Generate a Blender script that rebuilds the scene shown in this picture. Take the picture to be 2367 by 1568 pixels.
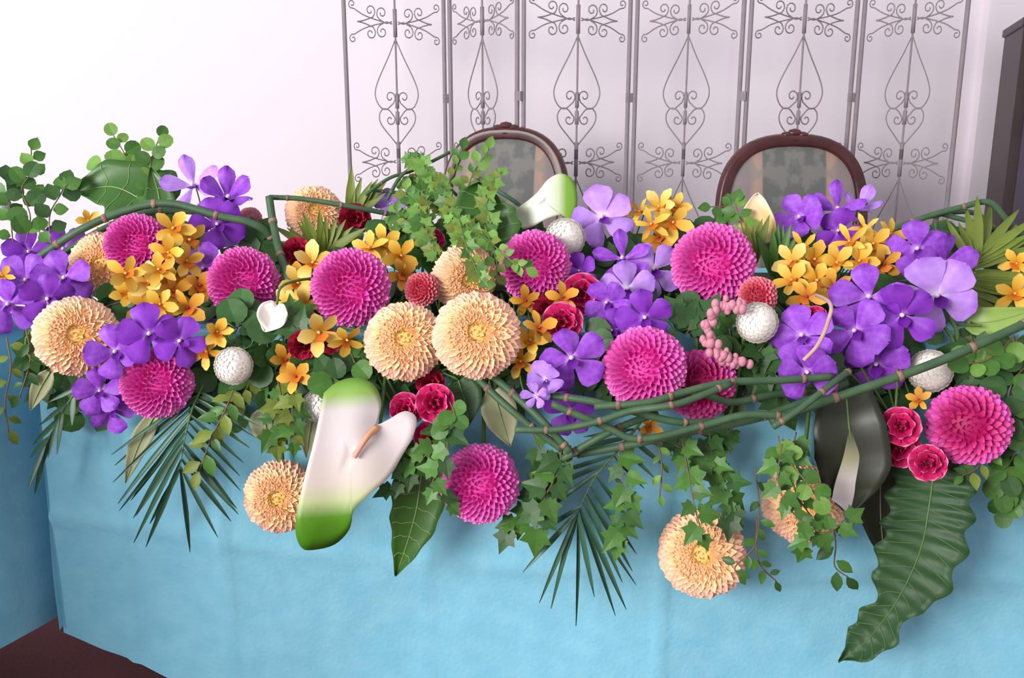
import bpy, math, random
from mathutils import Vector, Matrix, noise as mnoise

random.seed(7)
for o in list(bpy.data.objects):
    bpy.data.objects.remove(o)
scene = bpy.context.scene
col = scene.collection
R = math.radians
PI = math.pi

# ------------------------------------------------------------------ camera
F_PX, IW, IH = 2100.0, 2367.0, 1568.0
CAM = Vector((0, 0, 1.06))
PITCH = R(13.0)
ROT = Matrix.Rotation(R(90) - PITCH, 3, 'X')
cd = bpy.data.cameras.new('camera')
cd.sensor_fit = 'HORIZONTAL'
cd.sensor_width = 36.0
cd.lens = 36.0 * F_PX / IW
cd.clip_start = 0.02
cam = bpy.data.objects.new('camera', cd)
cam.matrix_world = Matrix.Translation(CAM) @ ROT.to_4x4()
col.objects.link(cam)
scene.camera = cam

# ------------------------------------------------------------------ light
w = bpy.data.worlds.new('world')
scene.world = w
w.use_nodes = True
bg = w.node_tree.nodes['Background']
bg.inputs[0].default_value = (0.97, 0.95, 1.0, 1)
bg.inputs[1].default_value = 0.68


def area_light(name, loc, target, sx, sy, energy, color):
    d = bpy.data.lights.new(name, 'AREA')
    d.shape = 'RECTANGLE'
    d.size, d.size_y, d.energy, d.color = sx, sy, energy, color
    o = bpy.data.objects.new(name, d)
    o.location = loc
    o.rotation_euler = (Vector(target) - Vector(loc)).to_track_quat('-Z', 'Y').to_euler()
    col.objects.link(o)


area_light('window_left_offscreen', (-3.6, -2.3, 2.0), (0.1, 1.8, 0.8), 2.6, 2.0, 350, (1.0, 0.97, 0.95))

scene.view_settings.view_transform = 'Standard'
scene.view_settings.look = 'None'
scene.view_settings.gamma = 1.0
scene.view_settings.use_curve_mapping = False
scene.view_settings.exposure = 0.10


# ------------------------------------------------------------------ helpers
def C(h):
    def f(v):
        v /= 255.0
        return v / 12.92 if v <= 0.04045 else ((v + 0.055) / 1.055) ** 2.4
    return (f(int(h[0:2], 16)), f(int(h[2:4], 16)), f(int(h[4:6], 16)), 1.0)


def at(px, py, Y):
    """the point of the vertical plane y = Y that this direction meets"""
    d = ROT @ Vector(((px - IW / 2) / F_PX, (IH / 2 - py) / F_PX, -1.0))
    return CAM + d * (Y / d.y)


def span(p, npx):
    """metres covered by npx pixels at the distance of p"""
    zc = -(ROT.transposed() @ (Vector(p) - CAM)).z
    return npx * zc / F_PX


def lerp_table(t, x):
    if x <= t[0][0]:
        return t[0][1]
    for (a, b), (c, d) in zip(t, t[1:]):
        if x <= c:
            return b + (d - b) * (x - a) / (c - a)
    return t[-1][1]


DEPTH = [(300, 1.90), (450, 1.80), (550, 1.69), (650, 1.58), (750, 1.48), (850, 1.43), (1000, 1.42), (1600, 1.44)]


def Yd(py):
    return lerp_table(DEPTH, py)


def mesh(name, verts, faces, mats=(), smooth=True, midx=None):
    m = bpy.data.meshes.new(name)
    m.from_pydata([tuple(v) for v in verts], [], faces)
    for mm in mats:
        m.materials.append(mm)
    if smooth:
        m.polygons.foreach_set('use_smooth', [True] * len(m.polygons))
    if midx:
        m.polygons.foreach_set('material_index', midx)
    m.update()
    return m


WM = {}


def obj(name, data, parent=None, W=None):
    o = bpy.data.objects.new(name, data)
    col.objects.link(o)
    W = W if W is not None else (WM[parent.name].copy() if parent else Matrix.Identity(4))
    if parent is not None:
        o.parent = parent
        o.matrix_basis = WM[parent.name].inverted() @ W
    else:
        o.matrix_basis = W
    WM[o.name] = W
    return o


def tag(o, label, cat, group=None, kind=None):
    if label:
        o['label'] = label
    if cat:
        o['category'] = cat
    if group:
        o['group'] = group
    if kind:
        o['kind'] = kind
    return o


def thing(name, label, cat, W, group=None):
    if isinstance(W, Vector):
        W = Matrix.Translation(W)
    o = obj(name, None, None, W)
    o.empty_display_size = 0.02
    return tag(o, label, cat, group)


def struct(name, data, W=None):
    o = obj(name, data, None, W)
    o['kind'] = 'structure'
    return o


def frame(loc, y, z, s=(1, 1, 1)):
    """matrix whose Y runs along y and whose Z faces z"""
    y = Vector(y).normalized()
    z = Vector(z)
    z = z - y * z.dot(y)
    if z.length < 1e-5:
        z = y.orthogonal()
    z.normalize()
    x = y.cross(z)
    m = Matrix(((x.x * s[0], y.x * s[1], z.x * s[2], loc[0]),
                (x.y * s[0], y.y * s[1], z.y * s[2], loc[1]),
                (x.z * s[0], y.z * s[1], z.z * s[2], loc[2]), (0, 0, 0, 1)))
    return m


def catmull(pts, per=6):
    pts = [Vector(p) for p in pts]
    if len(pts) < 3:
        return [pts[0].lerp(pts[-1], i / per) for i in range(per + 1)]
    ex = [pts[0] * 2 - pts[1]] + pts + [pts[-1] * 2 - pts[-2]]
    out = []
    for i in range(1, len(ex) - 2):
        p0, p1, p2, p3 = ex[i - 1:i + 3]
        for k in range(per):
            t = k / per
            out.append(0.5 * ((2 * p1) + (p2 - p0) * t + (2 * p0 - 5 * p1 + 4 * p2 - p3) * t * t
                              + (3 * p1 - p0 - 3 * p2 + p3) * t ** 3))
    out.append(pts[-1])
    return out


def tube(pts, rad, sides=6, closed=False, cap=True):
    pts = [Vector(p) for p in pts]
    n = len(pts)
    V, Fc = [], []
    up = None
    for i, p in enumerate(pts):
        a = pts[(i - 1) % n] if (closed or i > 0) else p
        b = pts[(i + 1) % n] if (closed or i < n - 1) else p
        t = (b - a).normalized()
        if up is None:
            up = t.orthogonal().normalized()
        up = (up - t * up.dot(t))
        up = up.normalized() if up.length > 1e-6 else t.orthogonal().normalized()
        s = t.cross(up)
        r = rad(i / (n - 1)) if callable(rad) else rad
        for k in range(sides):
            a_ = 2 * PI * k / sides
            V.append(p + (up * math.cos(a_) + s * math.sin(a_)) * r)
    for i in range(n if closed else n - 1):
        for k in range(sides):
            j = (i + 1) % n
            Fc.append((i * sides + k, i * sides + (k + 1) % sides, j * sides + (k + 1) % sides, j * sides + k))
    if cap and not closed:
        Fc.append(tuple(reversed(range(sides))))
        Fc.append(tuple(range((n - 1) * sides, n * sides)))
    return V, Fc


class MB:
    def __init__(s):
        s.v, s.f = [], []

    def add(s, vf):
        o = len(s.v)
        s.v += [tuple(v) for v in vf[0]]
        s.f += [tuple(i + o for i in f) for f in vf[1]]
        return s

    def box(s, x0, x1, y0, y1, z0, z1):
        return s.add(([(x0, y0, z0), (x1, y0, z0), (x1, y1, z0), (x0, y1, z0), (x0, y0, z1), (x1, y0, z1), (x1, y1, z1), (x0, y1, z1)],
                      [(0, 3, 2, 1), (4, 5, 6, 7), (0, 1, 5, 4), (1, 2, 6, 5), (2, 3, 7, 6), (3, 0, 4, 7)]))

    def mesh(s, name, mat, smooth=False):
        return mesh(name, s.v, s.f, (mat,), smooth)


def bevel(o, wd, seg=2):
    m = o.modifiers.new('bevel', 'BEVEL')
    m.width, m.segments = wd, seg
    return o


# ------------------------------------------------------------------ materials
def mat(name, c, rough=0.6, c2=None, axis=None, rng=(0, 1), vary=0.0, noise=0.0, nscale=30.0, nc=None, bump=0.0, bscale=60.0,
        spec=0.3, sss=0.0, metal=0.0, stops=None, radial=False):
    m = bpy.data.materials.new(name)
    m.use_nodes = True
    nt = m.node_tree
    N, L = nt.nodes, nt.links
    b = N['Principled BSDF']
    b.inputs['Roughness'].default_value = rough
    b.inputs['Specular IOR Level'].default_value = spec
    b.inputs['Metallic'].default_value = metal
    if sss:
        b.inputs['Subsurface Weight'].default_value = sss
        b.inputs['Subsurface Radius'].default_value = (0.01, 0.006, 0.006)
        b.inputs['Subsurface Scale'].default_value = 0.3
    tc = N.new('ShaderNodeTexCoord')
    src = None
    if stops or c2:
        rp = N.new('ShaderNodeValToRGB')
        st = stops or [(0, c), (1, c2)]
        e = rp.color_ramp.elements
        while len(e) < len(st):
            e.new(0.5)
        for k, (p, cc) in enumerate(st):
            e[k].position = p
            e[k].color = C(cc)
        mr = N.new('ShaderNodeMapRange')
        mr.inputs[1].default_value, mr.inputs[2].default_value = rng
        if radial:
            ln = N.new('ShaderNodeVectorMath')
            ln.operation = 'LENGTH'
            L.new(tc.outputs['Object'], ln.inputs[0])
            L.new(ln.outputs['Value'], mr.inputs[0])
        else:
            sp = N.new('ShaderNodeSeparateXYZ')
            L.new(tc.outputs['Object'], sp.inputs[0])
            L.new(sp.outputs[axis if axis is not None else 1], mr.inputs[0])
        L.new(mr.outputs[0], rp.inputs[0])
        src = rp.outputs[0]
    else:
        rgb = N.new('ShaderNodeRGB')
        rgb.outputs[0].default_value = C(c)
        src = rgb.outputs[0]
    if noise:
        nz = N.new('ShaderNodeTexNoise')
        nz.inputs['Scale'].default_value = nscale
        nz.inputs['Detail'].default_value = 4
        L.new(tc.outputs['Object'], nz.inputs['Vector'])
        mx = N.new('ShaderNodeMix')
        mx.data_type = 'RGBA'
        mm = N.new('ShaderNodeMapRange')
        mm.inputs[1].default_value, mm.inputs[2].default_value = 0.35, 0.7
        mm.inputs[4].default_value = noise
        L.new(nz.outputs['Fac'], mm.inputs[0])
        L.new(mm.outputs[0], mx.inputs[0])
        L.new(src, mx.inputs[6])
        mx.inputs[7].default_value = C(nc or c)
        src = mx.outputs[2]
    if vary:
        oi = N.new('ShaderNodeObjectInfo')
        hs = N.new('ShaderNodeHueSaturation')
        mv = N.new('ShaderNodeMapRange')
        mv.inputs[3].default_value, mv.inputs[4].default_value = 1 - vary, 1 + vary
        L.new(oi.outputs['Random'], mv.inputs[0])
        L.new(mv.outputs[0], hs.inputs['Value'])
        L.new(src, hs.inputs['Color'])
        src = hs.outputs[0]
    L.new(src, b.inputs['Base Color'])
    if bump:
        nb = N.new('ShaderNodeTexNoise')
        nb.inputs['Scale'].default_value = bscale
        nb.inputs['Detail'].default_value = 5
        L.new(tc.outputs['Object'], nb.inputs['Vector'])
        bp = N.new('ShaderNodeBump')
        bp.inputs['Strength'].default_value = bump
        bp.inputs['Distance'].default_value = 0.01
        L.new(nb.outputs['Fac'], bp.inputs['Height'])
        L.new(bp.outputs[0], b.inputs['Normal'])
    return m


M = {}
M['wall'] = mat('wall_paint', 'efe6ee', 0.85, noise=0.3, nscale=1.3, nc='eae2ea', bump=0.03, bscale=40)
M['floor'] = mat('carpet', '764446', 0.95, noise=0.7, nscale=180, nc='5e3436', bump=0.4, bscale=500)
M['cloth'] = mat('blue_cloth', '82c5dd', 0.8, noise=0.7, nscale=26, nc='92d0e6', bump=0.12, bscale=120, spec=0.15)
M['iron'] = mat('bronze_iron', '94898f', 0.6, noise=0.5, nscale=30, nc='82777d')
M['wood'] = mat('mahogany', '56292a', 0.32, noise=0.8, nscale=14, nc='361414', spec=0.5)
M['dark_wood'] = mat('dark_wood', '4a4050', 0.45, noise=0.5, nscale=8, nc='3a3242')
M['brown_wood'] = mat('brown_wood', '3e3030', 0.45, noise=0.5, nscale=8, nc='2a2022')
M['foam'] = mat('floral_foam', '2c3a26', 0.9)
M['tray'] = mat('tray_plastic', '2a3a30', 0.5)
M['table'] = mat('table_wood', '8a6a48', 0.5)

# petals: colour runs along the petal from base to tip
M['pink_in'] = mat('pink_petal_heart', 'c41a7c', 0.55, 'da2f9c', vary=.1, sss=.1)
M['pink_mid'] = mat('pink_petal', 'c0207c', 0.55, stops=[(0, 'd634a4'), (.45, 'de42b0'), (1, 'ee6cc6')], vary=.08, sss=.1)
M['pink_out'] = mat('pink_petal_outer', 'd63aa6', 0.55, stops=[(0, 'de48b0'), (.45, 'e454b8'), (1, 'f27fd0')], vary=.08, sss=.1)
M['rose_in'] = mat('rose_petal_heart', 'a80f5c', 0.55, 'c81e74', vary=.1, sss=.1)
M['rose_mid'] = mat('rose_petal', 'b0185f', 0.55, stops=[(0, 'c42880'), (.6, 'cf2f86'), (1, 'e55fa8')], vary=.1, sss=.1)
M['peach_in'] = mat('peach_petal_heart', 'ecbe48', 0.6, 'f9dc84', vary=.07, sss=.1)
M['peach_mid'] = mat('peach_petal', 'f2b85e', 0.6, stops=[(0, 'f0b866'), (.5, 'f9cc8e'), (1, 'fcd8ae')], vary=.06, sss=.1)
M['peach_out'] = mat('peach_petal_outer', 'f0a876', 0.6, stops=[(0, 'f4b486'), (.45, 'f8bd92'), (1, 'fccdb4')], vary=.06, sss=.1)
M['coral_in'] = mat('coral_petal_heart', 'b03046', 0.6, 'c8405a', vary=.1)
M['coral_mid'] = mat('coral_petal', 'b83a50', 0.6, stops=[(0, 'd6566c'), (.6, 'e4647a'), (1, 'f09aa6')], vary=.1)
M['white'] = mat('white_petal', 'ded4c4', 0.7, stops=[(0, 'd8d0b4'), (.5, 'f2ebe2'), (1, 'fdf8f4')], vary=.03, sss=.1)
M['vanda'] = mat('violet_petal', '8d3fc0', 0.5, stops=[(0, 'cf9ae2'), (.2, '8430ba'), (.7, '8f3fc8'), (1, '7a2cb2')], noise=.45, nscale=5, nc='b77be0', vary=.12, sss=.1)
M['vanda_deep'] = mat('deep_violet_petal', '6c1f9a', 0.5, stops=[(0, 'b87cd0'), (.2, '7a2ab0'), (.7, '8436bc'), (1, '7026a8')], noise=.4, nscale=5, nc='9a48c8', vary=.14, sss=.1)
M['vanda_pale'] = mat('lavender_petal', 'b184dc', 0.5, stops=[(0, 'f0dcf4'), (.25, 'b98ae2'), (.7, 'b07fde'), (1, 'a066d4')], noise=.45, nscale=5, nc='cfaaf0', vary=.1, sss=.1)
M['vanda_lip'] = mat('violet_lip', '4c1078', 0.45, '7a2aa8', vary=.1)
M['column'] = mat('pale_column', 'efdcf0', 0.5)
M['yellow'] = mat('yellow_petal', 'eebc3e', 0.55, stops=[(0, 'c27a16'), (.3, 'dfa42c'), (1, 'f1cc60')], vary=.09, sss=.1)
M['lemon'] = mat('lemon_petal', 'eccc62', 0.55, stops=[(0, 'd09a30'), (.3, 'e6bc50'), (1, 'f6e08c')], vary=.07, sss=.1)
M['orange'] = mat('orange_petal', 'd08a20', 0.55, stops=[(0, 'b0601a'), (.4, 'd4902a'), (1, 'e8b84c')], vary=.1, sss=.1)
M['yellow_lip'] = mat('orange_lip', 'b04a14', 0.5, 'd98022', vary=.1)
M['crimson'] = mat('crimson_petal', 'b80f54', 0.55, stops=[(0, '8a0838'), (.6, 'c4125c'), (.9, 'd42a72'), (1, 'f0a8c4')], vary=.15)
M['red'] = mat('dark_red_petal', '98102e', 0.55, stops=[(0, '70081e'), (1, 'b01c40')], vary=.15)
M['bud_pink'] = mat('pink_bud', 'cf8fa0', 0.5, noise=.5, nscale=60, nc='b86f88')
M['spathe'] = mat('white_spathe', 'e9dcd8', 0.3, stops=[(0, '5f9030'), (.16, '83ab4c'), (.30, 'e4dccf'), (.5, 'efe3e4'), (.72, 'eadccf'), (.82, '7fa848'), (1, '4f8428')], noise=.2, nscale=5, nc='f2e8ea', spec=.5)
M['spathe_pale'] = mat('pale_spathe', 'dfe4d4', 0.35, stops=[(0, '7f9a4c'), (.3, 'cfd6b8'), (.62, 'e4e8de'), (.74, '8ebc48'), (1, '5f9c20')], spec=.5)
M['spathe_cream'] = mat('cream_spathe', 'efdcae', 0.4, stops=[(0, 'c8b070'), (.45, 'ecd08c'), (1, 'f6e2cc')], spec=.4)
M['spadix'] = mat('spadix', 'e8b060', 0.6, stops=[(0, 'e0a090'), (1, 'eab860')])
M['horsetail'] = mat('horsetail_green', '3f5c42', 0.5, noise=.6, nscale=40, nc='536e4c')
M['node'] = mat('horsetail_node', '9c7c6c', 0.6, noise=.7, nscale=90, nc='5c3830')
M['stem'] = mat('green_stem', '5c7a3c', 0.6)
M['twig'] = mat('brown_twig', '7a6048', 0.7)
M['leaf_dark'] = mat('dark_leaf', '2f5426', 0.45, noise=.5, nscale=3, nc='3f6a2c', vary=.22, spec=.4)
M['leaf_mid'] = mat('mid_leaf', '406c28', 0.45, noise=.5, nscale=3, nc='528032', vary=.2, spec=.4)
M['leaf_light'] = mat('light_leaf', '648e3c', 0.5, noise=.5, nscale=3, nc='7aa24c', vary=.16, spec=.35)
M['leaf_olive'] = mat('olive_leaf', '66782c', 0.5, noise=.5, nscale=3, nc='7c8a3a', vary=.18, spec=.35)
M['leaf_pale'] = mat('pale_leaf', 'a8a888', 0.5, noise=.6, nscale=4, nc='8a9468', vary=.1)
M['palm'] = mat('palm_leaflet', '2e5440', 0.4, noise=.5, nscale=3, nc='3f6a4a', vary=.2, spec=.5)
M['vein'] = mat('leaf_vein', '8fa868', 0.5)
M['vein_dark'] = mat('leaf_vein_dull', '5d7c48', 0.5)


M['peach_mid_plain'] = mat('peach_heart', 'f4c078', 0.6)
M['pink_plain'] = mat('pink_heart', 'd43a9e', 0.6)
M['blush'] = mat('blush_petal', 'e8a8b4', 0.6, stops=[(0, 'd88898'), (1, 'f0b8c0')], vary=.06)


# ------------------------------------------------------------------ shared small meshes
def petal(name, prof, mt, cup=0.0, curl=0.0, wave=0.0, ny=5, nx=4, notch=0.0):
    """petal of unit length along +Y facing +Z; prof = half width along the length"""
    V, Fc = [], []
    for j in range(ny + 1):
        t = j / ny
        wd = lerp_table(prof, t)
        for i in range(nx + 1):
            s = -1 + 2 * i / nx
            yy = t - notch * (t ** 3) * s * s
            z = cup * s * s * max(wd, .02) * 2 + curl * t * t + wave * math.sin(s * 5 + t * 4) * t
            V.append((s * wd, yy, z))
    for j in range(ny):
        for i in range(nx):
            a = j * (nx + 1) + i
            Fc.append((a, a + 1, a + nx + 2, a + nx + 1))
    return mesh(name, V, Fc, (mt,))


PR_POM = [(0, .10), (.35, .22), (.7, .30), (.88, .26), (1, .08)]
PR_DEC = [(0, .09), (.4, .16), (.72, .185), (.9, .13), (1, .02)]
PR_ROUND = [(0, .07), (.2, .15), (.45, .33), (.72, .42), (.9, .31), (1, .06)]
PR_OBL = [(0, .07), (.3, .17), (.6, .24), (.85, .20), (1, .05)]
PR_FAN = [(0, .06), (.4, .24), (.75, .46), (.95, .52), (1, .42)]
PR_LEAF = [(0, .03), (.2, .22), (.45, .30), (.7, .22), (.9, .09), (1, .01)]
PR_NARROW = [(0, .012), (.2, .028), (.5, .032), (.8, .020), (1, .003)]
PR_BLADE = [(0, .04), (.3, .065), (.6, .055), (.85, .03), (1, .004)]

PET = {}
for k in ('pink_in', 'pink_mid', 'pink_out', 'rose_in', 'rose_mid', 'coral_in', 'coral_mid', 'blush'):
    PET[k] = petal('petal_' + k, PR_POM, M[k], cup=.45, curl=.16, ny=4, nx=4)
for k in ('peach_in', 'peach_mid', 'peach_out'):
    PET[k] = petal('petal_' + k, PR_DEC, M[k], cup=.40, curl=.05, ny=4, nx=2)
for k in ('vanda', 'vanda_deep', 'vanda_pale'):
    PET[k] = petal('petal_' + k, PR_ROUND, M[k], cup=-.14, curl=-.18, wave=.06, ny=6, nx=4)
for k in ('yellow', 'lemon', 'orange'):
    PET[k] = petal('petal_' + k, PR_OBL, M[k], cup=.12, curl=-.10, ny=4, nx=2)
for k in ('crimson', 'red'):
    PET[k] = petal('petal_' + k, PR_FAN, M[k], cup=.15, curl=.12, wave=.10, ny=4, nx=6, notch=.10)
PET['white'] = petal('petal_white', PR_POM, M['white'], cup=-.15, curl=-.1, ny=3, nx=2)
PET['vanda_lip'] = petal('lip_violet', PR_OBL, M['vanda_lip'], cup=.5, curl=.25, ny=4, nx=4)
PET['yellow_lip'] = petal('lip_orange', PR_ROUND, M['yellow_lip'], cup=.4, curl=.2, ny=4, nx=2)


def ball(name, mt, seg=10, rings=6, sz=1.0):
    V, Fc = [(0, 0, sz)], []
    for j in range(1, rings):
        th = PI * j / rings
        for i in range(seg):
            a = 2 * PI * i / seg
            V.append((math.sin(th) * math.cos(a), math.sin(th) * math.sin(a), sz * math.cos(th)))
    V.append((0, 0, -sz))
    for i in range(seg):
        Fc.append((0, 1 + i, 1 + (i + 1) % seg))
        b = 1 + (rings - 2) * seg
        Fc.append((len(V) - 1, b + (i + 1) % seg, b + i))
    for j in range(rings - 2):
        for i in range(seg):
            a = 1 + j * seg
            Fc.append((a + i, a + seg + i, a + seg + (i + 1) % seg, a + (i + 1) % seg))
    return mesh(name, V, Fc, (mt,))


BALL = {k: ball('ball_' + k, M[m]) for k, m in (('pink', 'pink_plain'), ('rose', 'rose_in'), ('peach', 'peach_mid_plain'), ('coral', 'coral_in'), ('blush', 'bud_pink'),
                                              ('green', 'stem'), ('column', 'column'), ('bud', 'bud_pink'), ('crimson', 'crimson'),
                                              ('red', 'red'), ('white', 'white'), ('vanda', 'vanda_pale'))}


def fan_leaf(name, outline, mt, fold=.12):
    V = [(0, .35, -0.02)]
    for (x, y) in outline:
        V.append((x, y, fold * abs(x) - .12 * y * y))
    n = len(outline)
    Fc = [(0, 1 + i, 1 + (i + 1) % n) for i in range(n)]
    return mesh(name, V, Fc, (mt,), smooth=False)


IVY = [(0, 0), (.16, -.06), (.40, .02), (.34, .20), (.50, .44), (.24, .50), (.16, .66), (0, 1.0),
       (-.16, .66), (-.24, .50), (-.50, .44), (-.34, .20), (-.40, .02), (-.16, -.06)]
ROUND = [(0, 0), (.2, .02), (.38, .16), (.47, .40), (.42, .66), (.26, .88), (0, .97),
         (-.26, .88), (-.42, .66), (-.47, .40), (-.38, .16), (-.2, .02)]
LEAF = {}
for k in ('dark', 'mid', 'light', 'olive'):
    LEAF['ivy', k] = fan_leaf('ivy_' + k, IVY, M['leaf_' + k])
    LEAF['round', k] = fan_leaf('round_' + k, ROUND, M['leaf_' + k])
    LEAF['oval', k] = petal('oval_' + k, PR_LEAF, M['leaf_' + k], cup=.2, curl=-.15, ny=4, nx=2)
    LEAF['blade', k] = petal('blade_' + k, PR_BLADE, M['leaf_' + k], cup=.3, curl=-.1, ny=5, nx=2)
LEAF['leaflet', 'palm'] = petal('leaflet_palm', PR_NARROW, M['palm'], cup=.5, curl=-.06, ny=6, nx=2)
LEAF['leaflet', 'olive'] = petal('leaflet_olive', PR_NARROW, M['leaf_olive'], cup=.5, curl=-.06, ny=6, nx=2)

# ------------------------------------------------------------------ the setting
TABLE_Z = 0.72
FRONT = 1.52
BACK_Y = 3.62
struct('floor', MB().box(-5, 5, -2.5, BACK_Y + .1, -.05, 0).mesh('floor', M['floor']))
struct('wall_back', MB().box(-5, 5, BACK_Y, BACK_Y + .1, 0, 2.9).mesh('wall_back', M['wall']))
# shallow pilaster beside the dark cabinet
p0 = at(2262, 250, BACK_Y - .05)
struct('trim_1', MB().box(p0.x, p0.x + .16, BACK_Y - .05, BACK_Y + .02, 0, 2.9).mesh('trim_1', M['wall']))
struct('baseboard_back', MB().box(-5, 5, BACK_Y - .015, BACK_Y + .01, 0, .09).mesh('baseboard_back', M['wall']))

# ------------------------------------------------------------------ table and cloth
XL, XR, YB = at(118, 1150, FRONT).x, 1.18, 2.26
t = thing('table', 'wooden banquet table hidden under the blue cloth', 'table', Vector(((XL + XR) / 2, (FRONT + YB) / 2, 0)))
obj('tabletop', MB().box(XL + .012, XR - .012, FRONT + .012, YB - .012, TABLE_Z - .035, TABLE_Z - .006).mesh('tabletop', M['table']), t, Matrix.Identity(4))
lg = MB().box(-.03, .03, -.03, .03, 0, TABLE_Z - .03).mesh('leg', M['table'])
for lx in (XL + .35, XR - .15):
    for ly in (FRONT + .1, YB - .1):
        obj('leg', lg, t, Matrix.Translation((lx, ly, 0)))


def cloth():
    V, Fc = [], []
    creases = [at(x, 1400, FRONT).x for x in (-200, 300, 530, 980, 1520, 2120, 2700)]

    def fold(x):
        for k, (a, b) in enumerate(zip(creases, creases[1:])):
            if a <= x <= b:
                u = (x - a) / (b - a)
                return (u if k % 2 else 1 - u) * .018 + .006 * math.exp(-(min(x - a, b - x) / .006) ** 2)
        return 0
    front_hem = [(at(125, 1440, FRONT).x, at(125, 1440, FRONT).z), (at(250, 1500, FRONT).x, at(250, 1500, FRONT).z),
                 (at(420, 1568, FRONT).x, at(420, 1568, FRONT).z), (at(520, 1600, FRONT).x, .02), (3, .012)]
    # columns: (top xy, hem xy, hem z, is_front)
    cols = []
    n = 150
    for i in range(n + 1):
        x = XL + (XR - XL) * i / n
        cols.append(((x, FRONT), (x, FRONT - .025), lerp_table(front_hem, x), True))
    for i in range(1, 21):
        y = FRONT + (YB - FRONT) * i / 20
        cols.append(((XR, y), (XR + .03, y), .02, False))
    for i in range(1, 41):
        x = XR + (XL - XR) * i / 40
        cols.append(((x, YB), (x, YB + .03), .40, False))
    for i in range(1, 15):
        y = YB + (FRONT - YB) * i / 14
        cols.append(((XL, y), (XL, y - (.025 if i == 14 else 0)), .30 - .13 * i / 14, False))
    nv = 44
    for (tx, ty), (hx, hy), hz, fr in cols:
        for j in range(nv + 1):
            v = j / nv
            z = TABLE_Z + (hz - TABLE_Z) * v
            x = tx + (hx - tx) * v
            y = ty + (hy - ty) * min(1, v * 1.0)
            if j == 0:
                z += .001
            wob = mnoise.noise(Vector((x * 4, y * 4, z * 4 + 3))) * .008 + mnoise.noise(Vector((x * 15, y * 9, z * 15))) * .0025
            k = min(1, v * 5)
            if fr:
                y += k * (fold(x) * -1 + .010 + wob)
                # horizontal storage crease running across the front
                zc = lerp_table([(XL, .385), (at(530, 1260, FRONT).x, .345), (at(900, 1330, FRONT).x, .30), (3, .20)], x)
                y += -.006 * math.exp(-((z - zc) / .012) ** 2) + .008 * max(0, min(1, (zc - z) / .1))
            else:
                y += k * wob
                if x > XL + .02:
                    x += k * mnoise.noise(Vector((z * 6, y * 7, x * 5))) * .012
            V.append((x, y, z))
    m = len(cols)
    for i in range(m - 1):
        for j in range(nv):
            a, b = i * (nv + 1) + j, (i + 1) * (nv + 1) + j
            Fc.append((a, a + 1, b + 1, b))
    # top
    o = len(V)
    nx, ny = 30, 14
    for j in range(ny + 1):
        for i in range(nx + 1):
            x, y = XL + (XR - XL) * i / nx, FRONT + (YB - FRONT) * j / ny
            V.append((x, y, TABLE_Z + .001))
    for j in range(ny):
        for i in range(nx):
            a = o + j * (nx + 1) + i
            Fc.append((a, a + 1, a + nx + 2, a + nx + 1))
    return mesh('tablecloth', V, Fc, (M['cloth'],))


tag(obj('tablecloth', cloth()), 'sky blue tablecloth with fold creases hanging over the long table under the flowers', 'tablecloth')

# side table joined to the end of the flower table, turned towards the room
SW = frame((XL - .022, FRONT + .13, 0), Vector((-.35, -.937, 0)), (0, 0, 1))                        # local Y runs towards the room, local X to the table's outer side


def side_cloth(Lx, Ly, zt, zh):
    V, Fc = [], []
    ring = []
    n = 26
    for (x0, y0), (x1, y1) in (((0, 0), (Lx, 0)), ((Lx, 0), (Lx, Ly)), ((Lx, Ly), (0, Ly)), ((0, Ly), (0, 0))):
        ring += [(x0 + (x1 - x0) * i / n, y0 + (y1 - y0) * i / n) for i in range(n)]
    nv = 20
    cx, cy = Lx / 2, Ly / 2
    for (x, y) in ring:
        for j in range(nv + 1):
            v = j / nv
            wob = mnoise.noise(Vector((x * 5, y * 5, v * 2))) * .012 * v
            V.append((x + math.copysign(.012, x - cx) * v * (1 if x in (0, Lx) else 0) + wob, y + wob * .5, zt + (zh - zt) * v))
    m = len(ring)
    for i in range(m):
        for j in range(nv):
            a, b = i * (nv + 1) + j, ((i + 1) % m) * (nv + 1) + j
            Fc.append((a, a + 1, b + 1, b))
    Fc.append(tuple(i * (nv + 1) for i in range(m)))
    return mesh('side_cloth', V, Fc, (M['cloth'],))


sx_sign = 1 if (SW @ Vector((1, 0, 0)) - SW.translation).x < 0 else -1
SWM = SW @ Matrix.Diagonal((sx_sign, 1, 1, 1))
tag(obj('tablecloth', side_cloth(.62, 1.15, TABLE_Z, .16), None, SWM), 'plain blue tablecloth on the side table joined to the flower table', 'tablecloth')
t = thing('table', 'wooden side table hidden under the plain blue cloth', 'table', SWM)
obj('tabletop', MB().box(.012, .608, .012, 1.138, TABLE_Z - .035, TABLE_Z - .006).mesh('tabletop', M['table']), t, SWM)
for lx in (.25, .55):
    for ly in (.3, 1.05):
        obj('leg', lg, t, SWM @ Matrix.Translation((lx, ly, 0)))

fm = thing('flower_tray', 'long dark tray of floral foam under the flowers', 'tray', Vector((.05, 1.72, TABLE_Z)))
bevel(obj('tray', MB().box(-.76, .98, 1.66, 1.90, TABLE_Z + .0015, TABLE_Z + .024).mesh('tray', M['tray']), fm, Matrix.Identity(4)), .006)
bevel(obj('foam_block', MB().box(-.74, .96, 1.675, 1.885, TABLE_Z + .012, TABLE_Z + .05).mesh('foam_block', M['foam']), fm, Matrix.Identity(4)), .015)


def root_point(p):
    """where the stem of a flower at p enters the foam"""
    return Vector((max(-.72, min(.94, p.x * .985)), max(1.69, min(1.86, p.y + .10)), TABLE_Z + .04))


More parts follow.
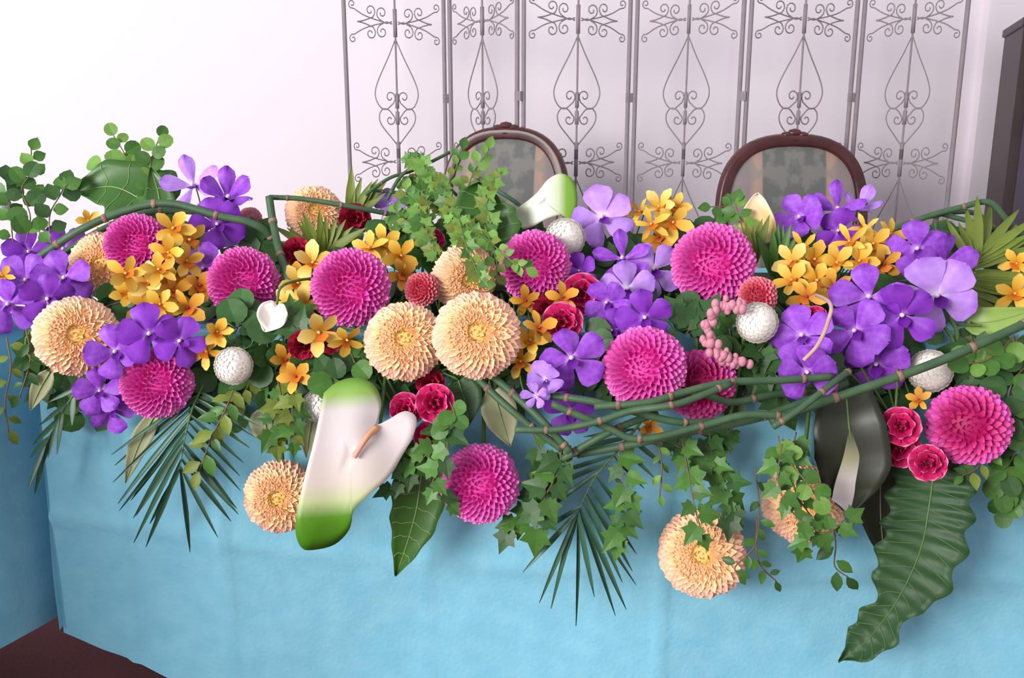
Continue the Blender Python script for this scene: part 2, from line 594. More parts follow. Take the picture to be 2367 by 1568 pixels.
def over_edge(p, tgt):
    """stem path from a hanging thing up over the table edge into the foam"""
    if p.z < TABLE_Z + .04 and p.y < FRONT + .02:
        x = p.x * .7 + tgt.x * .3
        return [Vector((x, FRONT - .032, max(p.z + .004, TABLE_Z - .035))), Vector((x, FRONT + .004, TABLE_Z + .012)), tgt]
    return [p.lerp(tgt, .5) + Vector((0, .01, .02)), tgt]


# ------------------------------------------------------------------ wrought iron screen
def spiral(cx, cz, r, a0, turns, n=14, shrink=.25):
    return [(cx + r * (1 - (1 - shrink) * i / n) * math.cos(a0 + turns * 2 * PI * i / n), 0,
             cz + r * (1 - (1 - shrink) * i / n) * math.sin(a0 + turns * 2 * PI * i / n)) for i in range(n + 1)]


def scroll_meshes():
    out = {}
    # teardrop half: apex, belly, curls inwards to a volute
    tear = catmull([(0.002, 0, -.055), (.03, 0, -.11), (.075, 0, -.19), (.088, 0, -.235), (.072, 0, -.272), (.045, 0, -.283), (.014, 0, -.262)], 5)
    tear += [Vector(p) for p in spiral(.028, -.243, .022, -2.3, -1.1)]
    heart = catmull([(.002, 0, -.405), (.03, 0, -.375), (.066, 0, -.335), (.074, 0, -.305), (.06, 0, -.283), (.036, 0, -.285), (.016, 0, -.305)], 5)
    heart += [Vector(p) for p in spiral(.030, -.318, .020, 2.7, 1.0)]
    c1 = [Vector(p) for p in spiral(.052, .030, .021, -.6, 1.15)]
    c1 = catmull([(.012, 0, .004), (.035, 0, -.002), (.062, 0, .010)], 4) + c1
    c2 = catmull([(.040, 0, .0), (.085, 0, .010), (.125, 0, .022), (.160, 0, .040)], 4) + [Vector(p) for p in spiral(.168, .055, .014, -1.2, 1.1)]
    c3 = [Vector(p) for p in spiral(.098, .036, .020, -2.4, -1.1)]
    c3 = catmull([(.150, 0, .0), (.125, 0, .004), (.088, 0, .016)], 4) + c3
    for k, pts, r in (('tear', tear, .0024), ('heart', heart, .0024), ('c1', c1, .0023), ('c2', c2, .0022), ('c3', c3, .0023)):
        for sx in (1, -1):
            for sz in ((1, -1) if k[0] == 'c' else (1,)):
                V, Fc = tube([(p[0] * sx, p[1], p[2] * sz) for p in pts], r, 5)
                out[k, sx, sz] = mesh('scroll_' + k, V, Fc, (M['iron'],))
    return out


SC = scroll_meshes()
# fold lines of the screen as plan points
PX = [787, 1034, 1202, 1464, 1727, 1986, 2243]
PD = [3.16, 3.30, 3.04, 3.20, 3.04, 3.18, 3.02]
plan = [at(x, 60, d) for x, d in zip(PX, PD)]
HEIGHT = 1.86
screen = thing('folding_screen', 'six-panel wrought iron folding screen with scrollwork against the white wall', 'screen', Vector((plan[3].x, plan[3].y, 0)))
post_m = {}
for k in range(6):
    a, b = Vector((plan[k].x, plan[k].y, 0)), Vector((plan[k + 1].x, plan[k + 1].y, 0))
    d = (b - a).normalized()
    a, b = a + d * .013, b - d * .013
    wd = (b - a).length
    W = Matrix.Translation((a + b) / 2) @ Matrix.Rotation(math.atan2(d.y, d.x), 4, 'Z')
    mb = MB()
    mb.add(tube([(-wd / 2, 0, z) for z in (0, .6, 1.2, HEIGHT)], .0075, 8)).add(tube([(wd / 2, 0, z) for z in (0, .6, 1.2, HEIGHT)], .0075, 8))
    mb.add(tube([(-wd / 2, 0, HEIGHT - .01), (0, 0, HEIGHT - .01), (wd / 2, 0, HEIGHT - .01)], .006, 6)).add(tube([(-wd / 2, 0, .06), (0, 0, .06), (wd / 2, 0, .06)], .006, 6))
    pn = obj('screen_panel', mb.mesh('screen_panel', M['iron'], True), screen, W)
    rod = MB().add(tube([(0, 0, .06), (0, 0, HEIGHT - .01)], .0034, 6))
    sx_ = wd / .40
    for zb in (1.41, .95, .49):
        for dz, h in ((0, .045), (-.255, .025), (-.312, .022), (-.42, .028)):
            rod.add(tube([(0, 0, zb + dz - h), (0, 0, zb + dz), (0, 0, zb + dz + h)], .0068, 6))
    obj('rod', rod.mesh('rod', M['iron'], True), pn, W)
    for zb in (1.41, .95, .49):
        for (kk, s1, s2), me in SC.items():
            if zb < .5 and kk in ('tear', 'heart'):
                me_z = zb + .02
            obj('scroll', me, pn, W @ Matrix.Translation((0, 0, zb)) @ Matrix.Diagonal((sx_ * 1.0, 1, 1, 1)))
    for zh in (.35, 1.15, 1.7):
        if k < 5:
            obj('hinge', MB().box(wd / 2 - .006, wd / 2 + .022, -.006, .006, zh, zh + .03).mesh('hinge', M['iron']), pn, W)


# ------------------------------------------------------------------ chairs
def fabric():
    m = bpy.data.materials.new('striped_damask')
    m.use_nodes = True
    N, L = m.node_tree.nodes, m.node_tree.links
    b = N['Principled BSDF']
    b.inputs['Roughness'].default_value = .75
    tc = N.new('ShaderNodeTexCoord')
    sp = N.new('ShaderNodeSeparateXYZ')
    L.new(tc.outputs['Object'], sp.inputs[0])
    mr = N.new('ShaderNodeMapRange')
    mr.inputs[1].default_value, mr.inputs[2].default_value = -.22, .22
    L.new(sp.outputs[0], mr.inputs[0])
    rp = N.new('ShaderNodeValToRGB')
    rp.color_ramp.interpolation = 'LINEAR'
    st = [(0, '7f7672'), (.08, '9a878a'), (.17, '8e7e82'), (.215, 'b09284'), (.262, 'a68c80'), (.275, '666866'), (.725, '666866'), (.738, 'a68c80'), (.785, 'b09284'),
          (.83, '8e7e82'), (.92, '9a878a'), (1, '7f7672')]
    e = rp.color_ramp.elements
    while len(e) < len(st):
        e.new(.5)
    for k, (p, c) in enumerate(st):
        e[k].position, e[k].color = p, C(c)
    L.new(mr.outputs[0], rp.inputs[0])
    # woven medallion: mirrored noise
    ab = N.new('ShaderNodeMath')
    ab.operation = 'ABSOLUTE'
    L.new(sp.outputs[0], ab.inputs[0])
    cb = N.new('ShaderNodeCombineXYZ')
    L.new(ab.outputs[0], cb.inputs[0])
    L.new(sp.outputs[2], cb.inputs[2])
    nz = N.new('ShaderNodeTexNoise')
    nz.inputs['Scale'].default_value = 16
    nz.inputs['Detail'].default_value = 3
    L.new(cb.outputs[0], nz.inputs['Vector'])
    mm = N.new('ShaderNodeMapRange')
    mm.inputs[1].default_value, mm.inputs[2].default_value = .47, .56
    mm.inputs[4].default_value = .6
    L.new(nz.outputs['Fac'], mm.inputs[0])
    mx = N.new('ShaderNodeMix')
    mx.data_type = 'RGBA'
    L.new(mm.outputs[0], mx.inputs[0])
    L.new(rp.outputs[0], mx.inputs[6])
    mx.inputs[7].default_value = C('8a847e')
    L.new(mx.outputs[2], b.inputs['Base Color'])
    return m


M['fabric'] = fabric()


def back_outline(n, hw, hh, e=3.0):
    pts = []
    for i in range(n):
        a = 2 * PI * i / n
        c, s = math.cos(a), math.sin(a)
        x = math.copysign(abs(c) ** (2 / e), c) * hw
        z = math.copysign(abs(s) ** (2 / e), s) * hh
        # the back narrows towards the seat
        x *= 1 - .10 * max(0, -z / hh)
        z += .018 * math.cos(PI * x / (2 * hw)) if z > 0 else 0
        pts.append((x, z))
    return pts


def chair(label, px_l, px_r, py_top, Y, rz):
    pl, pr, pt = at(px_l, 420, Y), at(px_r, 420, Y), at((px_l + px_r) / 2, py_top, Y)
    hw = (pr.x - pl.x) / 2 / math.cos(rz) - .016
    hh = .245
    cx, cz = (pl.x + pr.x) / 2, pt.z - hh - .028
    seat_z = .45
    base = Matrix.Translation((cx, Y, 0)) @ Matrix.Rotation(rz, 4, 'Z')      # local -Y looks at the table
    t = thing('dining_chair', label, 'chair', base)
    out = back_outline(56, hw, hh)
    lean = lambda z: .05 * (z - (cz - hh)) / .5
    # frame with moulded profile
    V, Fc = [], []
    prof = [(-.020, -.006), (-.012, -.020), (-.002, -.012), (.008, -.022), (.018, -.010), (.021, .008), (.010, .020), (-.012, .018)]
    n = len(out)
    for i, (x, z) in enumerate(out):
        x2, z2 = out[(i + 1) % n]
        x1, z1 = out[i - 1]
        tx, tz = x2 - x1, z2 - z1
        l = math.hypot(tx, tz)
        nx_, nz_ = tz / l, -tx / l
        for (u, v) in prof:
            V.append((x + nx_ * u, v + lean(cz + z), cz + z + nz_ * u))
    m_ = len(prof)
    for i in range(n):
        for k in range(m_):
            j = (i + 1) % n
            Fc.append((i * m_ + k, i * m_ + (k + 1) % m_, j * m_ + (k + 1) % m_, j * m_ + k))
    fr = obj('back_frame', mesh('back_frame', V, Fc, (M['wood'],)), t, base)
    # carved crest
    mb = MB()
    zt = cz + hh + .018
    for (x, z, r) in ((0, .022, .018), (-.026, .016, .014), (.026, .016, .014), (-.05, .008, .011), (.05, .008, .011), (0, .006, .022)):
        V2, F2 = [], []
        for j in range(7):
            th = PI * j / 6
            for i in range(8):
                a = 2 * PI * i / 8
                V2.append((x + r * 1.35 * math.sin(th) * math.cos(a), lean(zt) + .016 * math.cos(th), zt + z + r * .8 * math.sin(th) * math.sin(a)))
        for j in range(6):
            for i in range(8):
                F2.append((j * 8 + i, j * 8 + (i + 1) % 8, (j + 1) * 8 + (i + 1) % 8, (j + 1) * 8 + i))
        mb.add((V2, F2))
    obj('crest', mb.mesh('crest', M['wood'], True), fr, base)
    # upholstered back, domed on both faces
    V, Fc = [], []
    rings = 7
    for side in (-1, 1):
        for j in range(rings + 1):
            s = j / rings
            for (x, z) in out:
                V.append((x * s * .955, side * (.004 + .020 * (1 - s ** 3)) + .050 * (z * s + hh) / .5, z * s * .955))
    for side in (0, 1):
        o_ = side * (rings + 1) * n
        for j in range(rings):
            for i in range(n):
                q = (o_ + j * n + i, o_ + j * n + (i + 1) % n, o_ + (j + 1) * n + (i + 1) % n, o_ + (j + 1) * n + i)
                Fc.append(q if side else tuple(reversed(q)))
    obj('back_cushion', mesh('back_cushion', V, Fc, (M['fabric'],)), t, base @ Matrix.Translation((0, 0, cz)))
    # back posts down to the seat, seat, legs
    bz = cz - hh
    for s in (-1, 1):
        V, Fc = tube(catmull([(s * hw * .72, lean(bz) + .002, bz + .03), (s * hw * .80, -.01, bz - .05), (s * hw * .86, -.03, seat_z - .03), (s * hw * .88, .0, .22), (s * hw * .92, .06, 0)], 5), .019, 8)
        obj('leg', mesh('leg', V, Fc, (M['wood'],)), t, base)
        V, Fc = tube(catmull([(s * hw * .95, -.46, seat_z - .03), (s * hw * 1.04, -.48, seat_z - .12), (s * hw * .95, -.45, .15), (s * hw * .99, -.48, 0)], 6),
                     lambda u: .026 - .012 * u, 8)
        obj('leg', mesh('leg', V, Fc, (M['wood'],)), t, base)
    bevel(obj('seat_rail', MB().box(-hw, hw, -.49, -.01, seat_z - .07, seat_z - .005).mesh('seat_rail', M['wood']), t, base), .012)
    so = obj('seat_cushion', MB().box(-hw * .97, hw * .97, -.48, -.03, -.04, .055).mesh('seat_cushion', M['fabric']), t, base @ Matrix.Translation((0, 0, seat_z)))
    bevel(so, .03, 4)
    return t


chair('carved mahogany armless chair, angled, its back half hidden by pale green leaves', 1013, 1308, 300, 2.98, R(-14))
chair('carved mahogany armless chair facing the table squarely, behind the cream spathe', 1664, 2019, 317, 2.90, R(2))

# ------------------------------------------------------------------ dark cabinet at the right
pa = at(2326, 38, 3.05)
ctop = pa.z
CW = Matrix.Translation((at(2362, 120, 3.05).x, 3.05, 0)) @ Matrix.Rotation(R(-20), 4, 'Z')
cab = thing('cabinet', 'tall dark brown wooden cabinet standing beside the iron screen', 'cabinet', CW)
I4 = Matrix.Identity(4)
obj('body', MB().box(0, .70, .02, .42, 0, ctop - .02).mesh('body', M['brown_wood']), cab, CW)
bevel(obj('top', MB().box(-.008, .71, -.008, .43, ctop - .028, ctop).mesh('top', M['brown_wood']), cab, CW), .005)
for k in range(2):
    dr = obj('door', MB().box(.03 + k * .325, .345 + k * .325, 0, .022, .06, ctop - .05).mesh('door', M['dark_wood']), cab, CW)
    obj('handle', MB().add(tube([(.315 + k * .07, .002, .70), (.315 + k * .07, -.02, .76), (.315 + k * .07, .002, .82)], .006, 6)).mesh('handle', M['iron'], True), dr, CW)


# ------------------------------------------------------------------ flowers
def facing(p, tx=0, tz=0):
    return ((CAM - p).normalized() + Vector((tx, 0, tz))).normalized()


STEMS = []


def stem_to(t, p, n, rad=.003, target=None, back=.02, mt='stem'):
    """note down a stem; it is routed between the flowers at the end"""
    STEMS.append((t, Vector(p), Vector(n), rad, target, back, mt))


GOLD = PI * (3 - 5 ** .5)
DSTYLE = {
    'pink': dict(n=290, mats=('pink_in', 'pink_mid', 'pink_out'), heart='pink', flat=.66, thmax=118, wid=1.05, lean=.15),
    'rose': dict(n=200, mats=('rose_in', 'rose_mid', 'pink_mid'), heart='rose', flat=.72, thmax=118, wid=1.0, lean=.25),
    'coral': dict(n=120, mats=('coral_in', 'coral_mid', 'coral_mid'), heart='coral', flat=.8, thmax=115, wid=1.1, lean=.1),
    'blush': dict(n=110, mats=('blush', 'blush', 'blush'), heart='blush', flat=.8, thmax=115, wid=1.1, lean=.1),
    'peach': dict(n=260, mats=('peach_in', 'peach_mid', 'peach_out'), heart='peach', flat=.62, thmax=108, wid=1.45, lean=.95),
}


def dahlia(style, px, py, r, label, Y=None, tilt=(0, .1), name='dahlia', target=None, group=None):
    st = DSTYLE[style]
    Y = Y or Yd(py)
    p = at(px, py, Y)
    n = facing(p, *tilt)
    Rm = span(p, r)
    base = p - n * Rm * .35
    yv = Vector((0, 0, 1))
    W = frame(base, yv - n * yv.dot(n), n)
    t = thing(name, label, 'flower', W, group)
    cnt = st['n']
    thm = R(st['thmax'])
    L = Rm * 1.0
    c0 = Vector((0, 0, Rm * .12))
    sp = Rm * math.sqrt(2 * PI * (1 - math.cos(thm)) / cnt)
    for i in range(cnt):
        u = (i + .5) / cnt
        th = math.acos(1 - (1 - math.cos(thm)) * u)
        ph = i * GOLD
        d = Vector((math.sin(th) * math.cos(ph), math.sin(th) * math.sin(ph), math.cos(th)))
        e = Vector((-math.cos(th) * math.cos(ph), -math.cos(th) * math.sin(ph), math.sin(th)))
        tip = Vector((d.x * Rm, d.y * Rm, d.z * Rm * (st['flat'] if d.z > 0 else .5))) + c0
        if u < .10:
            tip *= .86 + 1.4 * u
        tip *= random.uniform(.96, 1.03)
        ln = Rm * (.34 + (.26 if style != 'peach' else .38) * min(1, u * 2.2))
        dr = (d - e * st['lean'] * min(1, u * 4)).normalized()
        bs = tip - dr * ln
        k = 0 if u < .09 else (1 if u < .42 else 2)
        s = sp * st['wid'] * (.62 + .55 * min(1, u * 3)) / .6 * 1.05
        if style == 'peach':
            s = sp * (.7 + .5 * min(1, u * 3)) / .33 * .92
        Wp = W @ frame(bs, dr, e, (s, ln, s))
        obj('petal', PET[st['mats'][k]], t, Wp)
    hz = Rm * (st['flat'] * .86 + .04)
    obj('heart', BALL[st['heart']], t, W @ Matrix.Translation((0, 0, 0)) @ Matrix.Diagonal((Rm * .80, Rm * .80, hz, 1)))
    obj('calyx', BALL['green'], t, W @ Matrix.Translation((0, 0, -Rm * .30)) @ Matrix.Diagonal((Rm * .30, Rm * .30, Rm * .18, 1)))
    stem_to(t, base - n * Rm * .3, n, .0035, target)
    return t


def pompon_mesh():
    random.seed(3)
    mb = MB()
    pm = PET['white']
    cnt = 230
    for i in range(cnt):
        u = (i + .5) / cnt
        th = math.acos(1 - 1.85 * u)
        ph = i * GOLD
        d = Vector((math.sin(th) * math.cos(ph), math.sin(th) * math.sin(ph), math.cos(th)))
        e = Vector((-math.cos(th) * math.cos(ph), -math.cos(th) * math.sin(ph), math.sin(th)))
        tip = d * random.uniform(.985, 1.01)
        dr = (d * .42 + e * .9).normalized()
        W = frame(tip - dr * .30, dr, d, (.40, .34, .20))
        mb.add(([W @ v.co for v in pm.vertices], [tuple(f.vertices) for f in pm.polygons]))
    return mb.mesh('pompon_petals', M['white_plain'], True)


M['white_plain'] = mat('white_mum', 'fbf6f0', 0.7, noise=.3, nscale=3, nc='f4eee4', sss=.1)
POM = pompon_mesh()
BALL['mum'] = ball('ball_mum', M['white_plain'], 16, 10)


def pompon(px, py, r, label, Y=None, tilt=(0, .3)):
    Y = Y or Yd(py)
    p = at(px, py, Y)
    n = facing(p, *tilt)
    Rm = span(p, r)
    W = frame(p, Vector((0, 0, 1)) - n * n.z, n)
    t = thing('pompon_chrysanthemum', label, 'flower', W)
    o = obj('florets', POM, t, W @ Matrix.Diagonal((Rm, Rm, Rm * .92, 1)))
    o['kind'] = 'stuff'
    obj('heart', BALL['mum'], t, W @ Matrix.Diagonal((Rm * .9, Rm * .9, Rm * .82, 1)))
    obj('calyx', BALL['green'], t, W @ Matrix.Translation((0, 0, -Rm * .85)) @ Matrix.Diagonal((Rm * .35, Rm * .35, Rm * .2, 1)))
    stem_to(t, p - n * Rm * .9, n, .003)
    return t


def orchid(kind, px, py, r, label, Y=None, tilt=(0, 0), roll=0.0, open_=.25, group=None, name=None, stem=True):
    """five-petalled bloom facing the room; kind picks the colour"""
    Y = Y or Yd(py)
    if py > 725:
        Y = min(Y, 1.455)
    p = at(px, py, Y)
    n = facing(p, *tilt)
    L = span(p, r)
    W = frame(p, Vector((0, 0, 1)) - n * n.z, n) @ Matrix.Rotation(roll, 4, 'Z')
    van = kind.startswith('vanda')
    t = thing(name or ('vanda_orchid' if van else 'yellow_orchid'), label, 'flower', W, group)
    order = [(90, 1.0), (162, 1.0), (18, 1.0), (232, 1.02), (308, 1.02)]
    for k, (a, s) in enumerate(order):
        a = R(a + random.uniform(-7, 7))
        el = open_ + random.uniform(-.25, .30)
        d = Vector((math.cos(a) * math.cos(el), math.sin(a) * math.cos(el), math.sin(el)))
        z = Vector((-math.cos(a) * math.sin(el), -math.sin(a) * math.sin(el), math.cos(el)))
        ln = L * s * random.uniform(.92, 1.06)
        wd = ln * (1.14 if van else 1.3) * random.uniform(.88, 1.1)
        if any(q in label for q in ('upright', 'highest', 'narrow', 'bud cluster')):
            wd *= .6
        z = Matrix.Rotation(random.uniform(-.45, .45), 3, d) @ z
        obj('petal', PET[kind], t, W @ frame(d * L * .05 + Vector((0, 0, .0006 * k)), d, z, (wd, ln, ln)))
    d = Vector((0, -.75, .55))
    obj('lip', PET['vanda_lip' if van else 'yellow_lip'], t, W @ frame((0, 0, L * .04), d, Vector((0, .55, .75)), (L * .8, L * .5, L * .5)))
    obj('column', BALL['column' if van else 'coral' if kind == 'orange' else 'peach'], t, W @ Matrix.Translation((0, L * .03, L * .12)) @ Matrix.Diagonal((L * .075, L * .075, L * .13, 1)))
    if stem:
        stem_to(t, p - n * L * .03, n, .0013, mt='stem')
    return t


def ruffled(kind, px, py, r, label, Y=None, tilt=(0, .1), group=None, name='carnation'):
    Y = Y or Yd(py)
    if py > 725:
        Y = min(Y, 1.455)
    p = at(px, py, Y)
    n = facing(p, *tilt)
    Rm = span(p, r)
    base = p - n * Rm * .5
    W = frame(base, Vector((0, 0, 1)) - n * n.z, n) @ Matrix.Rotation(random.uniform(0, 6), 4, 'Z')
    t = thing(name, label, 'flower', W, group)
    for ring, (cnt, th) in enumerate(((5, 22), (7, 48), (9, 78))):
        for i in range(cnt):
            ph = 2 * PI * (i + .37 * ring) / cnt + random.uniform(-.15, .15)
            el = R(th) + random.uniform(-.1, .1)
            d = Vector((math.sin(el) * math.cos(ph), math.sin(el) * math.sin(ph), math.cos(el)))
            e = Vector((-math.cos(el) * math.cos(ph), -math.cos(el) * math.sin(ph), math.sin(el)))
            ln = Rm * (.8 + .13 * ring)
            obj('petal', PET[kind], t, W @ frame(Vector((0, 0, 0)), d, e, (ln, ln, ln)))
    obj('calyx', BALL['green'], t, W @ Matrix.Translation((0, 0, -Rm * .15)) @ Matrix.Diagonal((Rm * .2, Rm * .2, Rm * .35, 1)))
    stem_to(t, base - n * Rm * .3, n, .002)
    return t


# ---- dahlias
dahlia('pink', 565, 653, 83, 'bright pink ball dahlia under the slanting horsetail stem', tilt=(.05, .05))
dahlia('pink', 812, 665, 92, 'bright pink ball dahlia ringed by yellow orchid petals', Y=1.52, tilt=(0, .02))
dahlia('pink', 1237, 615, 84, 'bright pink ball dahlia touching the white pompon, a sprig tip across it', Y=1.60, tilt=(.05, .05))
dahlia('pink', 1648, 612, 97, 'bright pink ball dahlia beside the cream spathe', Y=1.58, tilt=(0, .02))
dahlia('pink', 1488, 846, 98, 'light pink ball dahlia resting on the woven horsetail stems', Y=1.40, tilt=(-.1, .25))
dahlia('rose', 1622, 895, 84, 'deep pink dahlia behind the woven horsetail stems', Y=1.45, tilt=(.25, -.35))
dahlia('pink', 362, 884, 82, 'bright pink ball dahlia above the palm frond', tilt=(-.05, .15))
dahlia('pink', 1110, 1118, 92, 'bright pink ball dahlia hanging low against the blue cloth', Y=1.40, tilt=(0, .02), target=Vector((at(1090, 800, 1.6).x, 1.70, TABLE_Z + .04)))
dahlia('rose', 2240, 985, 92, 'shaggy deep pink dahlia next to the crimson carnations', Y=1.40, tilt=(.12, -.12))
dahlia('pink', 316, 566, 74, 'pink dahlia half covered by yellow orchids under the arching horsetail', Y=1.62, tilt=(-.1, .15))
dahlia('peach', 176, 776, 92, 'pale peach dahlia on a blue cloth beside violet orchids', tilt=(-.05, .1))
dahlia('peach', 245, 612, 80, 'peach dahlia half covered by yellow orchids and a pink dahlia', Y=1.64, tilt=(-.3, .1))
dahlia('peach', 933, 786, 91, 'peach dahlia side by side with a larger one, below the coral ball flower', Y=1.475, tilt=(-.05, .2))
dahlia('peach', 1102, 772, 101, 'largest peach dahlia, above the long pointed green leaf', Y=1.44, tilt=(0, .2))
dahlia('peach', 1078, 645, 78, 'orange peach dahlia under the pale green leaf sprays', Y=1.60, tilt=(.3, -.15))
dahlia('peach', 645, 1150, 84, 'orange peach dahlia half hidden by the white anthurium', Y=1.43, tilt=(-.2, -.15), target=Vector((at(690, 800, 1.6).x, 1.70, TABLE_Z + .04)))
dahlia('peach', 727, 490, 66, 'peach dahlia behind the spiky olive leaf tuft', Y=1.82, tilt=(.05, .3))
dahlia('peach', 1622, 1280, 101, 'peach dahlia with yellow heart hanging lowest on the blue cloth', Y=1.41, tilt=(-.05, -.05), target=Vector((at(1585, 800, 1.6).x, 1.70, TABLE_Z + .04)))
dahlia('peach', 1857, 1165, 92, 'peach dahlia almost covered by trailing ivy leaves', Y=1.445, tilt=(.1, 0), target=Vector((at(1840, 800, 1.6).x, 1.70, TABLE_Z + .04)))
dahlia('peach', 980, 420, 36, 'small cream peach dahlia peeking out behind pale green sprays', Y=1.92, tilt=(.1, .2))
dahlia('coral', 975, 668, 40, 'coral red ball flower between peach dahlias', Y=1.58, name='ball_dahlia', tilt=(0, .2))
dahlia('coral', 1752, 682, 44, 'coral red ball flower tucked behind a white pompon', Y=1.56, name='ball_dahlia', tilt=(.1, .2))
dahlia('blush', 578, 505, 28, 'small pale coral ball flower on the arching horsetail', Y=1.78, name='ball_dahlia', tilt=(0, .3))

# ---- white pompons
pompon(540, 846, 45, 'white pompon chrysanthemum between yellow orchids and orange orchids', Y=1.43)
pompon(1306, 551, 48, 'white pompon chrysanthemum behind a pink dahlia and lavender orchid', Y=1.68)
pompon(1750, 746, 49, 'white pompon chrysanthemum in front of a coral ball flower', Y=1.46)
pompon(2150, 858, 51, 'white pompon chrysanthemum crossed by a horsetail stem', Y=1.46)
pompon(738, 938, 40, 'white pompon chrysanthemum half hidden by the big white anthurium', Y=1.46)
pompon(2, 472, 22, 'small white pompon chrysanthemum among airy leaf sprigs', Y=1.78)

